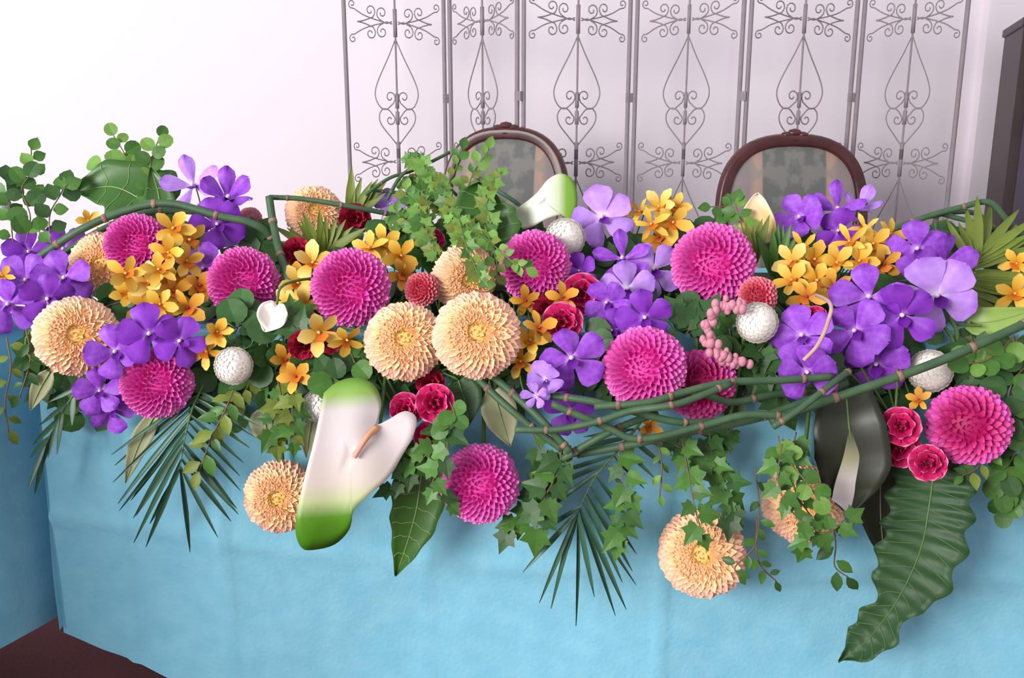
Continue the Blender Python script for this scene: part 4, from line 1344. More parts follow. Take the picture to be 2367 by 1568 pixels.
frond('dark palm frond fanned out on the blue cloth below the pink dahlia', [(470, 890, 1.47), (445, 945, 1.44), (428, 1010, 1.42), (416, 1085, 1.415)],
      [(.15, 255, 1050), (.2, 262, 1078), (.3, 258, 1118), (.4, 268, 1165), (.5, 300, 1160), (.55, 272, 1185), (.62, 303, 1200), (.7, 312, 1195), (.78, 305, 1258), (.9, 336, 1270), (1, 345, 1215), (1, 442, 1280),
       (.97, 504, 1244), (.9, 536, 1206), (.8, 550, 1190), (.74, 548, 1178), (.6, 558, 1135), (.5, 556, 1100), (.42, 565, 1070), (.3, 578, 1035), (.2, 590, 1010), (.1, 600, 985)], 1.42)
frond('dark palm frond fanned out on the blue cloth under the horsetail weave', [(1490, 965, 1.46), (1430, 1040, 1.44), (1375, 1105, 1.42), (1335, 1185, 1.415)],
      [(1, 1207, 1325), (.95, 1215, 1250), (1, 1245, 1398), (1, 1270, 1410), (.98, 1290, 1330), (1, 1335, 1452), (1, 1374, 1383), (.97, 1426, 1428), (.95, 1450, 1413), (.9, 1472, 1358), (.85, 1440, 1350), (.82, 1465, 1322), (.75, 1473, 1284),
       (.65, 1458, 1206), (.6, 1230, 1200), (.5, 1235, 1140), (.5, 1478, 1180), (.4, 1250, 1105), (.4, 1490, 1130), (.3, 1290, 1060), (.3, 1520, 1110), (.2, 1320, 1040), (.2, 1540, 1080), (.1, 1555, 1055), (.12, 1350, 1010)], 1.42)
frond('narrow drooping palm frond under the pale peach dahlia at the table corner', [(225, 850, 1.47), (180, 900, 1.45), (140, 960, 1.44), (105, 1030, 1.44)],
      [(1, 62, 1135), (1, 80, 1145), (.9, 68, 1060), (.85, 95, 1085), (.7, 75, 1030), (.6, 130, 1052), (.7, 110, 1060), (.5, 90, 985), (.4, 165, 985), (.3, 110, 930), (.25, 190, 950)], 1.44)
palm('green fan palm leaf under the horsetail arch by the cabinet', [(2230, 690, 1.60), (2255, 640, 1.62), (2275, 590, 1.64)], 14, 150, mt='olive', spread=(95, 4), Y=1.6, wid=2.0)


# ---- spiky leaf tufts
def tuft(label, px, py, Y, n, len_px, mt, a0=-70, a1=70, tilt=.3, up=1):
    p = at(px, py, Y)
    t = thing('leaf_tuft', label, 'leaf', p)
    for i in range(n):
        a = R(a0 + (a1 - a0) * (i + .5) / n + random.uniform(-6, 6))
        ln = span(p, len_px) * random.uniform(.75, 1.1)
        d = Vector((math.sin(a), -tilt * random.uniform(.2, 1.4), math.cos(a) * up))
        obj('leaf', LEAF['blade', mt], t, frame(p + Vector((math.sin(a) * .008, random.uniform(-.006, .006), 0)), d, facing(p, 0, .5), (ln * 1.5, ln, ln)))
    stem_to(t, p + Vector((0, 0, .01)), Vector((0, -.4, 1)), .003)
    return t


tuft('spiky olive leaf tuft in front of the peach dahlia and dark red bloom', 745, 590, 1.73, 13, 120, 'olive', -62, 55)
tuft('slim spiky leaf tuft rising before the iron screen', 815, 510, 1.80, 6, 125, 'olive', 5, 52, tilt=.1)
tuft('upright spiky leaf tuft beside the cream spathe', 1790, 640, 1.68, 7, 130, 'mid', -22, 28, tilt=.1)
tuft('short spiky leaf tuft under the cream spathe', 1740, 610, 1.70, 5, 110, 'olive', -20, 20, tilt=.1)


# ---- leafy sprigs
def sprig(label, pts, n, size_px, shape='ivy', mt='mid', group=None, name='ivy_sprig', side=55, jitter=.35, stem_mat='twig', width=1.0, top_cluster=0):
    P3 = [at(x, y, q[0] if q else Yd(y)) for x, y, *q in pts]
    cv = catmull(P3, 8)
    t = thing(name, label, 'leaf', P3[0], group)
    V, Fc = tube(cv, .0013, 5)
    obj('stem', mesh('stem', V, Fc, (M[stem_mat],)), t, I4)
    m = len(cv) - 1
    mats = mt if isinstance(mt, (list, tuple)) else [mt]
    for i in range(n):
        u = (i + .7) / n if n > 1 else 1
        u = min(u, 1.0)
        k = min(m - 1, int(u * m))
        p = cv[k].lerp(cv[k + 1], u * m - k)
        d = (cv[k + 1] - cv[k]).normalized()
        nn = (facing(p, random.uniform(-jitter, jitter), random.uniform(0, jitter * 1.6))).normalized()
        s = d.cross(nn).normalized()
        sd = 1 if i % 2 else -1
        a = R(side * random.uniform(.5, 1.3)) * sd if i < n - 1 else R(random.uniform(-20, 20))
        ln = span(p, size_px) * random.uniform(.75, 1.15)
        dr = d * math.cos(a) + s * math.sin(a) + Vector((random.uniform(-.15, .15), random.uniform(-.35, .1), random.uniform(-.15, .1)))
        pos = p + dr.normalized() * ln * .12
        obj('leaf', LEAF[shape, random.choice(mats)], t, frame(pos, dr, nn, (ln * width, ln, ln)))
    return t


# airy sprigs over the corner
sprig('airy sprig of tiny leaves rising highest above the table corner', [(95, 560, 1.74), (82, 470, 1.78), (75, 400, 1.79), (72, 345, 1.80)], 9, 34, 'oval', ['mid', 'light'], width=1.6, name='leafy_sprig')
sprig('airy sprig of dark leaves beside the small white pompon', [(30, 560, 1.72), (22, 480, 1.76), (15, 420, 1.78)], 9, 40, 'oval', ['dark', 'mid'], width=1.6, name='leafy_sprig')
sprig('low airy sprig of dark leaves beneath the small yellow orchid', [(120, 580, 1.70), (115, 500, 1.74), (140, 450, 1.77), (150, 428, 1.78)], 9, 40, 'oval', ['dark', 'mid'], width=1.6, name='leafy_sprig')
sprig('twiggy sprig of dark leaves reaching over the table corner', [(60, 560, 1.70), (70, 500, 1.72), (50, 440, 1.75), (65, 410, 1.76)], 8, 42, 'round', ['dark', 'mid'], name='leafy_sprig')
sprig('bright green sprig rising above the round green leaf', [(320, 500, 1.76), (310, 420, 1.80), (290, 360, 1.82), (262, 312, 1.84)], 11, 36, 'round', ['mid', 'light'], name='leafy_sprig')
sprig('bright green sprig leaning towards the lavender orchid', [(345, 500, 1.76), (345, 430, 1.80), (350, 370, 1.82), (370, 315, 1.84)], 11, 36, 'round', ['mid', 'light'], name='leafy_sprig')
sprig('short bright green sprig beside the rising pair', [(315, 400, 1.81), (280, 378, 1.82), (232, 378, 1.83)], 6, 40, 'round', ['mid', 'light'], name='leafy_sprig')
# pale green cloud at the centre
for lab, pts, n in [
    ('pale green spray climbing over the angled chair back', [(1060, 560, 1.72), (1070, 480, 1.78), (1090, 410, 1.80), (1130, 345, 1.82)], 9),
    ('pale green spray crossing the angled chair frame', [(1040, 540, 1.73), (1020, 460, 1.79), (1050, 400, 1.82), (1068, 345, 1.84)], 7),
    ('bright green spray beside the chair frame and thin twigs', [(1010, 480, 1.78), (990, 420, 1.80), (975, 375, 1.82), (950, 368, 1.83)], 8),
    ('pale green spray spreading over the coral and yellow blooms', [(1040, 620, 1.64), (1000, 560, 1.68), (960, 520, 1.72), (920, 490, 1.75)], 12),
    ('pale green spray hanging in front of the orange peach dahlia', [(1060, 500, 1.70), (1075, 560, 1.62), (1095, 610, 1.54), (1112, 650, 1.52)], 6),
    ('pale green spray reaching across the pink dahlia', [(1110, 540, 1.66), (1150, 575, 1.56), (1185, 605, 1.515), (1215, 620, 1.51)], 7),
    ('pale green spray below the round dark leaf', [(1130, 600, 1.64), (1105, 560, 1.66), (1070, 520, 1.70), (1030, 500, 1.74)], 12),
    ('pale green spray over the small cream dahlia', [(1020, 540, 1.74), (980, 490, 1.78), (940, 440, 1.80), (960, 410, 1.82)], 10),
    ('pale green spray in front of the thin twigs and cream dahlia', [(1010, 600, 1.66), (985, 540, 1.71), (965, 480, 1.76), (985, 430, 1.79)], 11),
    ('pale green spray spreading above the yellow orchids', [(1050, 600, 1.66), (1000, 540, 1.70), (940, 500, 1.74), (900, 520, 1.74)], 10),
    ('pale green spray beside the round dark leaf stalk', [(1080, 600, 1.63), (1055, 550, 1.67), (1030, 470, 1.74), (1020, 430, 1.77)], 11),
    ('pale green spray dangling between the peach dahlia and pink dahlia', [(1120, 520, 1.64), (1140, 580, 1.56), (1150, 620, 1.53), (1140, 650, 1.52)], 4),
    ('pale green spray tangled over the round dark leaf', [(1100, 570, 1.66), (1125, 520, 1.67), (1110, 450, 1.69), (1150, 400, 1.72)], 8),
]:
    sprig(lab, pts, int(n * 2.1), 30, random.choice(['oval', 'ivy']), ['light', 'mid', 'olive', 'light'], name='leafy_sprig', stem_mat='stem', width=1.3)
sprig('small green sprig between lavender petals and the chair frame', [(1660, 540, 1.72), (1655, 510, 1.75), (1690, 480, 1.77), (1640, 478, 1.77)], 8, 34, 'oval', 'mid', name='leafy_sprig', width=1.4)
sprig('small green sprig touching the cream spathe', [(1720, 540, 1.72), (1710, 505, 1.75), (1700, 470, 1.77)], 7, 36, 'oval', ['mid', 'light'], name='leafy_sprig', width=1.4)

# trailing sprigs over the cloth
for lab, pts, n, sz, shp, mt in [
    ('trailing sprig hanging at the table corner over the blue cloth', [(15, 780, 1.46), (25, 850, 1.45), (12, 930, 1.44), (20, 1000, 1.44)], 8, 46, 'oval', 'olive'),
    ('faint trailing sprig with dark leaves at the table corner', [(60, 760, 1.47), (70, 830, 1.46), (45, 920, 1.45)], 7, 40, 'oval', 'dark'),
    ('olive trailing sprig beside the palm frond', [(540, 900, 1.45), (520, 950, 1.43), (490, 1010, 1.42), (460, 1090, 1.42)], 13, 56, 'oval', ['mid', 'olive', 'dark']),
    ('leafy sprig under the white pompon by the orange orchids', [(600, 830, 1.48), (575, 890, 1.44), (545, 930, 1.43), (500, 930, 1.43)], 12, 56, 'oval', ['dark', 'mid', 'olive']),
    ('leafy sprig hanging below the orange orchids', [(640, 870, 1.46), (650, 930, 1.43), (630, 980, 1.42), (640, 1020, 1.42)], 10, 60, 'ivy', ['mid', 'dark', 'olive']),
    ('leafy sprig hanging beside the half hidden white pompon', [(680, 900, 1.45), (675, 960, 1.43), (680, 1025, 1.42)], 8, 52, 'ivy', ['mid', 'olive']),
    ('bright ivy sprig over the long pointed leaf', [(1040, 960, 1.42), (1000, 1030, 1.385), (960, 1080, 1.385), (905, 1130, 1.38)], 12, 58, 'ivy', ['mid', 'dark']),
    ('bright ivy sprig between the anthurium and the hanging pink dahlia', [(1035, 980, 1.41), (1030, 1060, 1.385), (1000, 1120, 1.385), (1040, 1165, 1.39)], 8, 60, 'ivy', ['mid', 'dark']),
    ('ivy sprig trailing down beside the hanging pink dahlia', [(1230, 1000, 1.43), (1260, 1080, 1.41), (1230, 1160, 1.40), (1175, 1225, 1.40)], 13, 66, 'ivy', ['mid', 'dark']),
    ('ivy sprig with a broad bright leaf on the palm frond', [(1310, 1020, 1.42), (1300, 1090, 1.39), (1270, 1150, 1.39), (1250, 1220, 1.39)], 10, 80, 'ivy', ['mid', 'dark']),
    ('ivy sprig draped across the lower palm leaflets', [(1420, 1040, 1.42), (1450, 1120, 1.40), (1440, 1190, 1.39), (1430, 1240, 1.39)], 11, 66, 'ivy', ['mid', 'dark']),
    ('thin ivy sprig hanging free over the blue cloth', [(1520, 1020, 1.42), (1530, 1080, 1.41), (1525, 1150, 1.405)], 6, 36, 'oval', ['light', 'mid']),
    ('ivy sprig hanging onto the lowest peach dahlia', [(1575, 1010, 1.42), (1590, 1090, 1.38), (1605, 1170, 1.345), (1625, 1240, 1.335)], 9, 66, 'ivy', 'mid'),
    ('long ivy sprig hanging beside the lowest peach dahlia', [(1640, 1000, 1.43), (1645, 1070, 1.41), (1680, 1120, 1.40), (1690, 1190, 1.39)], 14, 66, 'ivy', ['mid', 'mid', 'dark']),
    ('dark ivy sprig under the horsetail weave', [(1700, 985, 1.45), (1670, 1010, 1.44), (1620, 1050, 1.43), (1560, 1030, 1.43)], 12, 60, 'ivy', 'dark'),
    ('ivy sprig dangling at the rim of the lowest peach dahlia', [(1745, 1080, 1.42), (1755, 1170, 1.41), (1745, 1260, 1.36), (1700, 1310, 1.34), (1710, 1330, 1.34)], 8, 40, 'oval', ['mid', 'dark']),
    ('ivy sprig tip dangling free over the blue cloth near the peach dahlia', [(1750, 1200, 1.41), (1748, 1270, 1.40), (1760, 1310, 1.40), (1795, 1345, 1.40)], 8, 38, 'oval', ['mid', 'dark']),
    ('dense ivy sprig covering the almost hidden peach dahlia', [(1840, 1000, 1.42), (1830, 1070, 1.38), (1840, 1140, 1.355), (1880, 1210, 1.35), (1860, 1265, 1.36)], 15, 62, 'ivy', 'mid'),
    ('ivy sprig beside the white stripe of the dark leaf', [(1810, 1030, 1.40), (1800, 1110, 1.37), (1830, 1180, 1.352), (1900, 1230, 1.35), (1960, 1200, 1.37)], 13, 56, 'ivy', 'mid'),
    ('bright ivy sprig tip above the almost hidden peach dahlia', [(1800, 1010, 1.42), (1810, 1050, 1.40), (1860, 1110, 1.36), (1890, 1150, 1.352)], 8, 56, 'round', ['mid', 'light']),
    ('lone ivy tip dangling between the peach dahlia and the wavy leaf', [(1925, 1200, 1.37), (1932, 1260, 1.40), (1930, 1310, 1.42), (1960, 1335, 1.42)], 5, 62, 'oval', ['mid', 'dark']),
    ('bright sprig of rounded leaves beside the crossed white pompon', [(2340, 780, 1.44), (2310, 815, 1.42), (2275, 835, 1.41), (2240, 840, 1.41)], 9, 58, 'round', ['light', 'mid']),
    ('leafy sprig above the shaggy pink dahlia', [(2390, 830, 1.44), (2350, 870, 1.43), (2330, 920, 1.42), (2350, 980, 1.42)], 11, 66, 'round', ['mid', 'dark']),
    ('leafy sprig hanging beyond the shaggy pink dahlia', [(2385, 950, 1.43), (2360, 1020, 1.42), (2330, 1080, 1.42), (2310, 1140, 1.42)], 14, 64, 'round', ['mid', 'mid', 'dark']),
    ('leafy sprig with small leaves over the blue cloth beyond the wavy leaf', [(2390, 1030, 1.43), (2370, 1100, 1.42), (2340, 1150, 1.42), (2320, 1180, 1.42)], 11, 56, 'round', 'mid'),
    ('olive sprig below the shaggy pink dahlia', [(2290, 1030, 1.42), (2260, 1080, 1.41), (2225, 1100, 1.405)], 7, 46, 'oval', ['olive', 'mid']),
    ('leafy sprig between the pink bud spray and the deep pink dahlia', [(1700, 850, 1.50), (1695, 800, 1.49), (1685, 760, 1.485)], 6, 56, 'ivy', 'dark'),
    ('leafy sprig under the ringed pink dahlia', [(740, 860, 1.48), (770, 820, 1.48), (800, 790, 1.49), (820, 830, 1.46)], 12, 70, 'round', ['dark', 'mid']),
    ('leafy sprig above the white anthurium', [(800, 880, 1.45), (760, 860, 1.45), (720, 830, 1.46), (690, 760, 1.50)], 12, 66, 'round', ['dark', 'mid']),
    ('leafy sprig beside the small white spathe', [(690, 780, 1.50), (670, 750, 1.51), (665, 720, 1.52)], 7, 60, 'ivy', ['mid', 'dark']),
    ('small leaf sprig between crimson carnations', [(1040, 930, 1.42), (1050, 960, 1.395), (1035, 985, 1.39)], 5, 58, 'round', ['mid', 'light']),
    ('dark leafy sprig above the white pompon by the yellow orchids', [(600, 835, 1.475), (570, 815, 1.475), (535, 795, 1.485), (508, 782, 1.49)], 9, 52, 'ivy', 'dark'),
]:
    sprig(lab, pts, n, sz * .84, shp, mt)

# dark filling leaves deep between the flowers, each named by the flower it backs
random.seed(21)
bpy.context.view_layer.update()
FLOWERS = [(o, WM[o.name].translation) for o in bpy.data.objects if o.parent is None and o.get('category') == 'flower']
USED = set()


def filler(pts, n, size, shape, width):
    c = at(pts[1][0], pts[1][1], pts[1][2])
    best = min((f for f in FLOWERS if f[0].name not in USED), key=lambda f: (f[1] - c).length)
    USED.add(best[0].name)
    words = best[0]['label'].replace(',', '').split()[:10]
    while words[-1] in ('the', 'a', 'and', 'of', 'by', 'on', 'under', 'beside', 'with', 'in', 'to', 'at', 'between', 'above', 'below', 'behind', 'over', 'before', 'than', 'towards', 'just', 'half', 'next', 'from'):
        words.pop()
    sprig('dark leaf sprig filling behind the ' + ' '.join(words), pts, n, size, shape, 'dark', group='dark filler greenery between the flowers', name='filler_sprig', width=width)


for k in range(46):
    px = 150 + 2250 * (k + .5) / 46 + random.uniform(-25, 25)
    if k % 2:
        pts = [(px, 640, 1.73), (px + random.uniform(-30, 30), 605, 1.73), (px + random.uniform(-60, 60), 560 + random.uniform(-10, 20), 1.75)]
    else:
        pts = [(px, 730, 1.60), (px + random.uniform(-30, 30), 712, 1.60), (px + random.uniform(-50, 50), 690 + random.uniform(-8, 8), 1.61)]
    filler(pts, 8, 64 if k % 2 else 52, ['ivy', 'oval', 'round'][k % 3], 1.2 if k % 3 != 1 else 1.6)
for k in range(38):
    px = (130 + 2260 * (k + .5) / 30) if k < 30 else 1180 + 95 * (k - 30)
    y0 = 850 + 50 * math.sin(px / 300.0)
    pts = [(px, 775, 1.485), (px + random.uniform(-40, 40), 810 + random.uniform(-10, 30), 1.468), (px + random.uniform(-70, 70), y0 + (random.uniform(0, 50) if k < 30 else 100), 1.462)]
    filler(pts, 9, 64, ['ivy', 'round', 'oval'][k % 3], 1.2 if k % 3 != 2 else 1.6)

for k in range(8):
    px = [1545, 1590, 1640, 1690, 1730, 610, 660, 2110][k]
    filler([(px, 772, 1.50), (px + 10, 752, 1.505), (px - 15 + 30 * (k % 2), 722, 1.525)], 7, 58, ['ivy', 'round'][k % 2], 1.2)


# ---- big single leaves
def big_leaf(name, label, pts, prof, width_px, mt, vein, Y=None, lift=(0, .2), wavy=0.0, nveins=0, cup=.10, stem=None, freq=9, n_out=4, ribs=0.0):
    """leaf whose midrib follows pts, half width by prof; the blade, a midrib and side veins"""
    P3 = [at(x, y, q[0] if q else (Y or Yd(y))) for x, y, *q in pts]
    cv = catmull(P3, 12 if not ribs else 18)
    W = Matrix.Translation(P3[0])
    t = thing(name, label, 'leaf', W)
    V, Fc = [], []
    m = len(cv)
    hw = span(P3[0], width_px) / 2
    nx = n_out * 2
    edge = {}
    for j, p in enumerate(cv):
        u = j / (m - 1)
        d = (cv[min(m - 1, j + 1)] - cv[max(0, j - 1)]).normalized()
        nn = facing(p, *lift)
        s = d.cross(nn).normalized()
        nn = s.cross(d).normalized()
        for i in range(nx + 1):
            q = -1 + 2 * i / nx
            wv = 1 + wavy * math.sin(u * freq * 2 * PI + (1.3 if q > 0 else 0)) * abs(q)
            wd = hw * lerp_table(prof, u) * wv
            zz = cup * hw * q * q * 2 + wavy * hw * .25 * math.sin(u * freq * 2 * PI + 1.2) * abs(q) + ribs * math.sin(u * 17 * 2 * PI - abs(q) * 2) * min(1, abs(q) * 3)
            V.append(p + s * q * wd + nn * (zz) - d * abs(q) * hw * .12)
    for j in range(m - 1):
        for i in range(nx):
            a = j * (nx + 1) + i
            Fc.append((a, a + 1, a + nx + 2, a + nx + 1))
    inv = W.inverted()
    bl = obj('blade', mesh('blade', [inv @ v for v in V], Fc, (mt,)), t, W)
    sd = bl.modifiers.new('thickness', 'SOLIDIFY')
    sd.thickness = .0008
    mid = [V[j * (nx + 1) + n_out] + facing(cv[j], *lift) * .0008 for j in range(m)]
    vv = tube(mid, lambda u: .0019 * (1 - .75 * u), 6)
    mr = obj('midrib', mesh('midrib', vv[0], vv[1], (vein,)), t, I4)
    for k in range(nveins):
        u = .06 + .86 * k / nveins
        j = int(u * (m - 1))
        j2 = min(m - 1, j + max(1, int(m * .07)))
        for sgn in (-1, 1):
            pts_ = []
            for a in range(n_out + 1):
                jj = int(round(j + (j2 - j) * a / n_out))
                pts_.append(V[jj * (nx + 1) + n_out + sgn * a] + facing(cv[jj], *lift) * .0006)
            vv = tube(pts_[:-1] + [pts_[-2].lerp(pts_[-1], .7)], .0007, 4)
            obj('vein', mesh('vein', vv[0], vv[1], (vein,)), mr, I4)
    if stem:
        stem_to(t, P3[0], (P3[1] - P3[0]).normalized(), .002, stem[0])
    return t


HEARTP = [(0, .55), (.10, .88), (.25, 1.0), (.5, .92), (.75, .62), (.92, .25), (1, .02)]
LANCE = [(0, .35), (.15, .78), (.35, 1.0), (.6, .85), (.8, .48), (.93, .18), (1, .01)]
WAVYP = [(0, .40), (.12, .9), (.3, 1.0), (.48, .88), (.6, .62), (.7, .52), (.82, .50), (.92, .30), (.97, .08), (1, .01)]
rp = root_point
M['leaf_big_dark'] = mat('big_dark_leaf', '2b4a2c', 0.5, noise=.5, nscale=10, nc='3f6438', spec=.35)
M['leaf_big_mid'] = mat('big_mid_leaf', '356020', 0.4, noise=.5, nscale=12, nc='467430', spec=.5)
M['leaf_big_light'] = mat('big_light_leaf', '8aa84c', 0.4, noise=.5, nscale=12, nc='9cb860', spec=.5)
M['leaf_striped'] = mat('black_green_leaf', '262b1e', 0.4, noise=.4, nscale=12, nc='343a28', spec=.4)
M['stripe'] = mat('white_stripe', 'd5cfc6', .5, stops=[(0, '3a3f2c'), (.45, '9a9a7c'), (.75, 'd8d2cc'), (1, 'e0d8d8')], axis=2, rng=(-.06, -.17))

big_leaf('philodendron_leaf', 'long wavy-edged dark green leaf hanging down the blue cloth', [(2165, 1045, 1.44), (2155, 1120, 1.42), (2145, 1190, 1.40), (2130, 1265, 1.395), (2095, 1350, 1.40), (2050, 1425, 1.41), (1995, 1490, 1.42), (1935, 1535, 1.43)],
         [(0, .45), (.1, .92), (.24, 1.0), (.38, 1.0), (.52, .95), (.60, .84), (.67, .46), (.71, .44), (.77, .58), (.86, .50), (.93, .28), (.98, .05), (1, .01)],
         176, M['leaf_big_dark'], M['vein_dark'], wavy=.11, nveins=17, stem=[rp(at(2170, 900, 1.5))], freq=8, ribs=.0022)
big_leaf('galax_leaf', 'broad round green leaf above the horsetail arch', [(375, 492, 1.74), (325, 460, 1.75), (258, 432, 1.76), (168, 445, 1.77)],
         HEARTP, 185, M['leaf_big_mid'], M['vein'], lift=(0, .5), nveins=5, wavy=.06, freq=4, stem=[rp(at(360, 560, 1.74))])
big_leaf('galax_leaf', 'upright green leaf blade beside the broad round one', [(365, 520, 1.76), (368, 460, 1.78), (348, 385, 1.80)], LANCE, 75, M['leaf_big_mid'], M['vein'], nveins=4, stem=[rp(at(365, 560, 1.74))])
big_leaf('galax_leaf', 'round dark green leaf among the pale green sprays before the angled chair', [(1130, 575, 1.70), (1118, 515, 1.72), (1110, 460, 1.73), (1118, 412, 1.74)], HEARTP, 165, M['leaf_big_mid'], M['vein'], nveins=5, wavy=.04, freq=4, stem=[rp(at(1130, 640, 1.7))])
big_leaf('pointed_leaf', 'long pointed green leaf hanging between the anthurium and pink dahlia', [(985, 1015, 1.43), (975, 1090, 1.415), (962, 1180, 1.41), (940, 1260, 1.41), (914, 1335, 1.415)], LANCE, 130, M['leaf_big_mid'], M['vein'], nveins=8, wavy=.04, freq=5, stem=[rp(at(1000, 880, 1.5))])
big_leaf('striped_leaf', 'broad black-green leaf with white midstripe above the wavy leaf', [(1955, 900, 1.45), (1962, 980, 1.42), (1970, 1060, 1.41), (1962, 1130, 1.41), (1958, 1192, 1.41)], [(0, .6), (.3, .95), (.55, 1.0), (.75, .72), (.9, .35), (1, .02)], 165, M['leaf_striped'], M['vein_dark'], stem=[rp(at(1955, 800, 1.5))])
big_leaf('striped_leaf', 'narrow black-green leaf with pale stripe behind the wavy leaf', [(2035, 1000, 1.475), (2035, 1100, 1.472), (2036, 1200, 1.465), (2045, 1298, 1.46)], [(0, .6), (.3, 1.0), (.6, .9), (.85, .45), (1, .02)], 120, M['leaf_striped'], M['leaf_pale'], stem=[rp(at(2045, 850, 1.5))])
big_leaf('hosta_leaf', 'light green leaf beyond the fan palm leaf', [(2235, 748, 1.52), (2300, 742, 1.50), (2400, 715, 1.50)], LANCE, 70, M['leaf_big_light'], M['vein'], stem=[rp(at(2225, 720, 1.6))])
big_leaf('hosta_leaf', 'dull green leaf turned down behind the olive trailing sprig', [(610, 950, 1.45), (615, 990, 1.44), (632, 1040, 1.44)], LANCE, 72, M['leaf_pale'], M['vein'], stem=[rp(at(610, 850, 1.5))])
big_leaf('hosta_leaf', 'dull pale leaf turned down under the slanting horsetail stems', [(1140, 905, 1.47), (1160, 970, 1.45), (1180, 1035, 1.44)], LANCE, 84, M['leaf_pale'], M['vein'], stem=[rp(at(1130, 830, 1.5))])
big_leaf('hosta_leaf', 'dull pale leaf edge beside the half hidden pompon', [(722, 960, 1.46), (714, 1010, 1.45), (708, 1060, 1.45)], LANCE, 42, M['leaf_pale'], M['vein'], stem=[rp(at(725, 850, 1.5))])
big_leaf('hosta_leaf', 'dull pale leaf lying in the palm frond below the pink dahlia', [(360, 955, 1.45), (320, 1030, 1.435), (290, 1118, 1.43)], LANCE, 46, M['leaf_pale'], M['vein'], stem=[rp(at(370, 850, 1.5))])
big_leaf('hosta_leaf', 'dull pale leaf drooping below the pale peach dahlia', [(115, 860, 1.46), (92, 900, 1.45), (70, 950, 1.445)], LANCE, 44, M['leaf_pale'], M['vein'], stem=[rp(at(130, 800, 1.5))])
big_leaf('pointed_leaf', 'dark leaf in shade beside the crimson carnations', [(1060, 880, 1.47), (1075, 930, 1.455), (1085, 985, 1.45)], LANCE, 90, M['leaf_big_dark'], M['vein_dark'], nveins=4, stem=[rp(at(1060, 820, 1.5))])

# white stripe inlaid along the broad black-green leaf
for ob in list(bpy.data.objects):
    if ob.name.startswith('striped_leaf') and 'broad' in ob.get('label', ''):
        cvs = catmull([at(1966, 985, 1.418), at(1972, 1060, 1.407), at(1964, 1130, 1.407), at(1958, 1190, 1.408)], 10)
        V, Fc = [], []
        for j, p in enumerate(cvs):
            u = j / (len(cvs) - 1)
            wd = span(p, 2 + 36 * math.sin(PI * min(1, u * 1.0) * .62) * (1 if u < .8 else (1 - u) / .2 + .05))
            n_ = facing(p, 0, .2)
            V += [p + Vector((-wd, 0, 0)) + n_ * .001, p + n_ * .0016, p + Vector((wd, 0, 0)) + n_ * .001]
        for j in range(len(cvs) - 1):
            a = j * 3
            Fc += [(a, a + 1, a + 4, a + 3), (a + 1, a + 2, a + 5, a + 4)]
        Wl = WM[ob.name]
        obj('white_stripe', mesh('white_stripe', [Wl.inverted() @ v for v in V], Fc, (M['stripe'],)), ob, Wl)


# ------------------------------------------------------------------ settle: nothing may pass through its neighbours
from mathutils.bvhtree import BVHTree
import numpy as np
random.seed(5)
MC = {}


def mesh_arrays(me):
    if me.name not in MC:
        co = np.empty(len(me.vertices) * 3)
        me.vertices.foreach_get('co', co)
        MC[me.name] = (np.c_[co.reshape(-1, 3), np.ones(len(me.vertices))], [tuple(p.vertices) for p in me.polygons])
    return MC[me.name]


def world_geo(objs):
    vs, fs, off = [], [], 0
    for o in objs:
        co, fc = mesh_arrays(o.data)
        vs.append((co @ np.array(WM[o.name]).T)[:, :3])
        fs += [tuple(i + off for i in f) for f in fc] if off else fc
        off += len(co)
    return np.concatenate(vs), fs


class Solid:
    """surface of one thing (or part) with its bounding box"""
    def __init__(self, V, Fc):
        self.lo, self.hi = V.min(0), V.max(0)
        self.tree = BVHTree.FromPolygons(V.tolist(), Fc)

    def hits(self, o):
        if (self.lo > o.hi).any() or (o.lo > self.hi).any():
            return 0
        return len(self.tree.overlap(o.tree))


def near(lo, hi, pool, pad=0.0):
    return [p for p in pool if not ((lo - pad > p[1].hi).any() or (p[1].lo > hi + pad).any())]


def meshes_of(root):
    out = [root] if root.type == 'MESH' else []
    for c in KIDS.get(root.name, []):
        out += meshes_of(c)
    return out


KIDS = {}
for o in bpy.data.objects:
    if o.parent:
        KIDS.setdefault(o.parent.name, []).append(o)
ROOTS = [o for o in bpy.data.objects if o.parent is None and o.type in ('MESH', 'EMPTY') and o.get('kind') != 'structure']
kind_of = lambda o: o.name.split('.')[0]
ORDER = ['dahlia', 'pompon_chrysanthemum', 'anthurium', 'ball_dahlia', 'calla_lily', 'horsetail_stem', 'philodendron_leaf', 'striped_leaf', 'pointed_leaf', 'galax_leaf',
         'vanda_orchid', 'carnation', 'yellow_orchid', 'flower_stalk', 'bud_spray', 'leaf_tuft', 'palm_frond', 'hosta_leaf', 'leafy_sprig', 'ivy_sprig', 'filler_sprig']
POOL = []          # settled things: (name, Solid)
for o in ROOTS:
    if kind_of(o) not in ORDER and kind_of(o) not in ('folding_screen', 'dining_chair', 'cabinet'):
        POOL.append((o.name, Solid(*world_geo(meshes_of(o)))))
MOVED = {}


def shift(root, d):
    T = Matrix.Translation(d)
    for m in [root] + all_kids(root):
        WM[m.name] = T @ WM[m.name]
    root.matrix_basis = T @ root.matrix_basis


def all_kids(root):
    out = []
    for c in KIDS.get(root.name, []):
        out += [c] + all_kids(c)
    return out


STEPS = [0, -.006, .006, -.012, .012, -.02, .02, -.03, .03, -.042, .042, -.055, .055]


def root_above(V):
    return V.min(0)[2] > TABLE_Z + .01


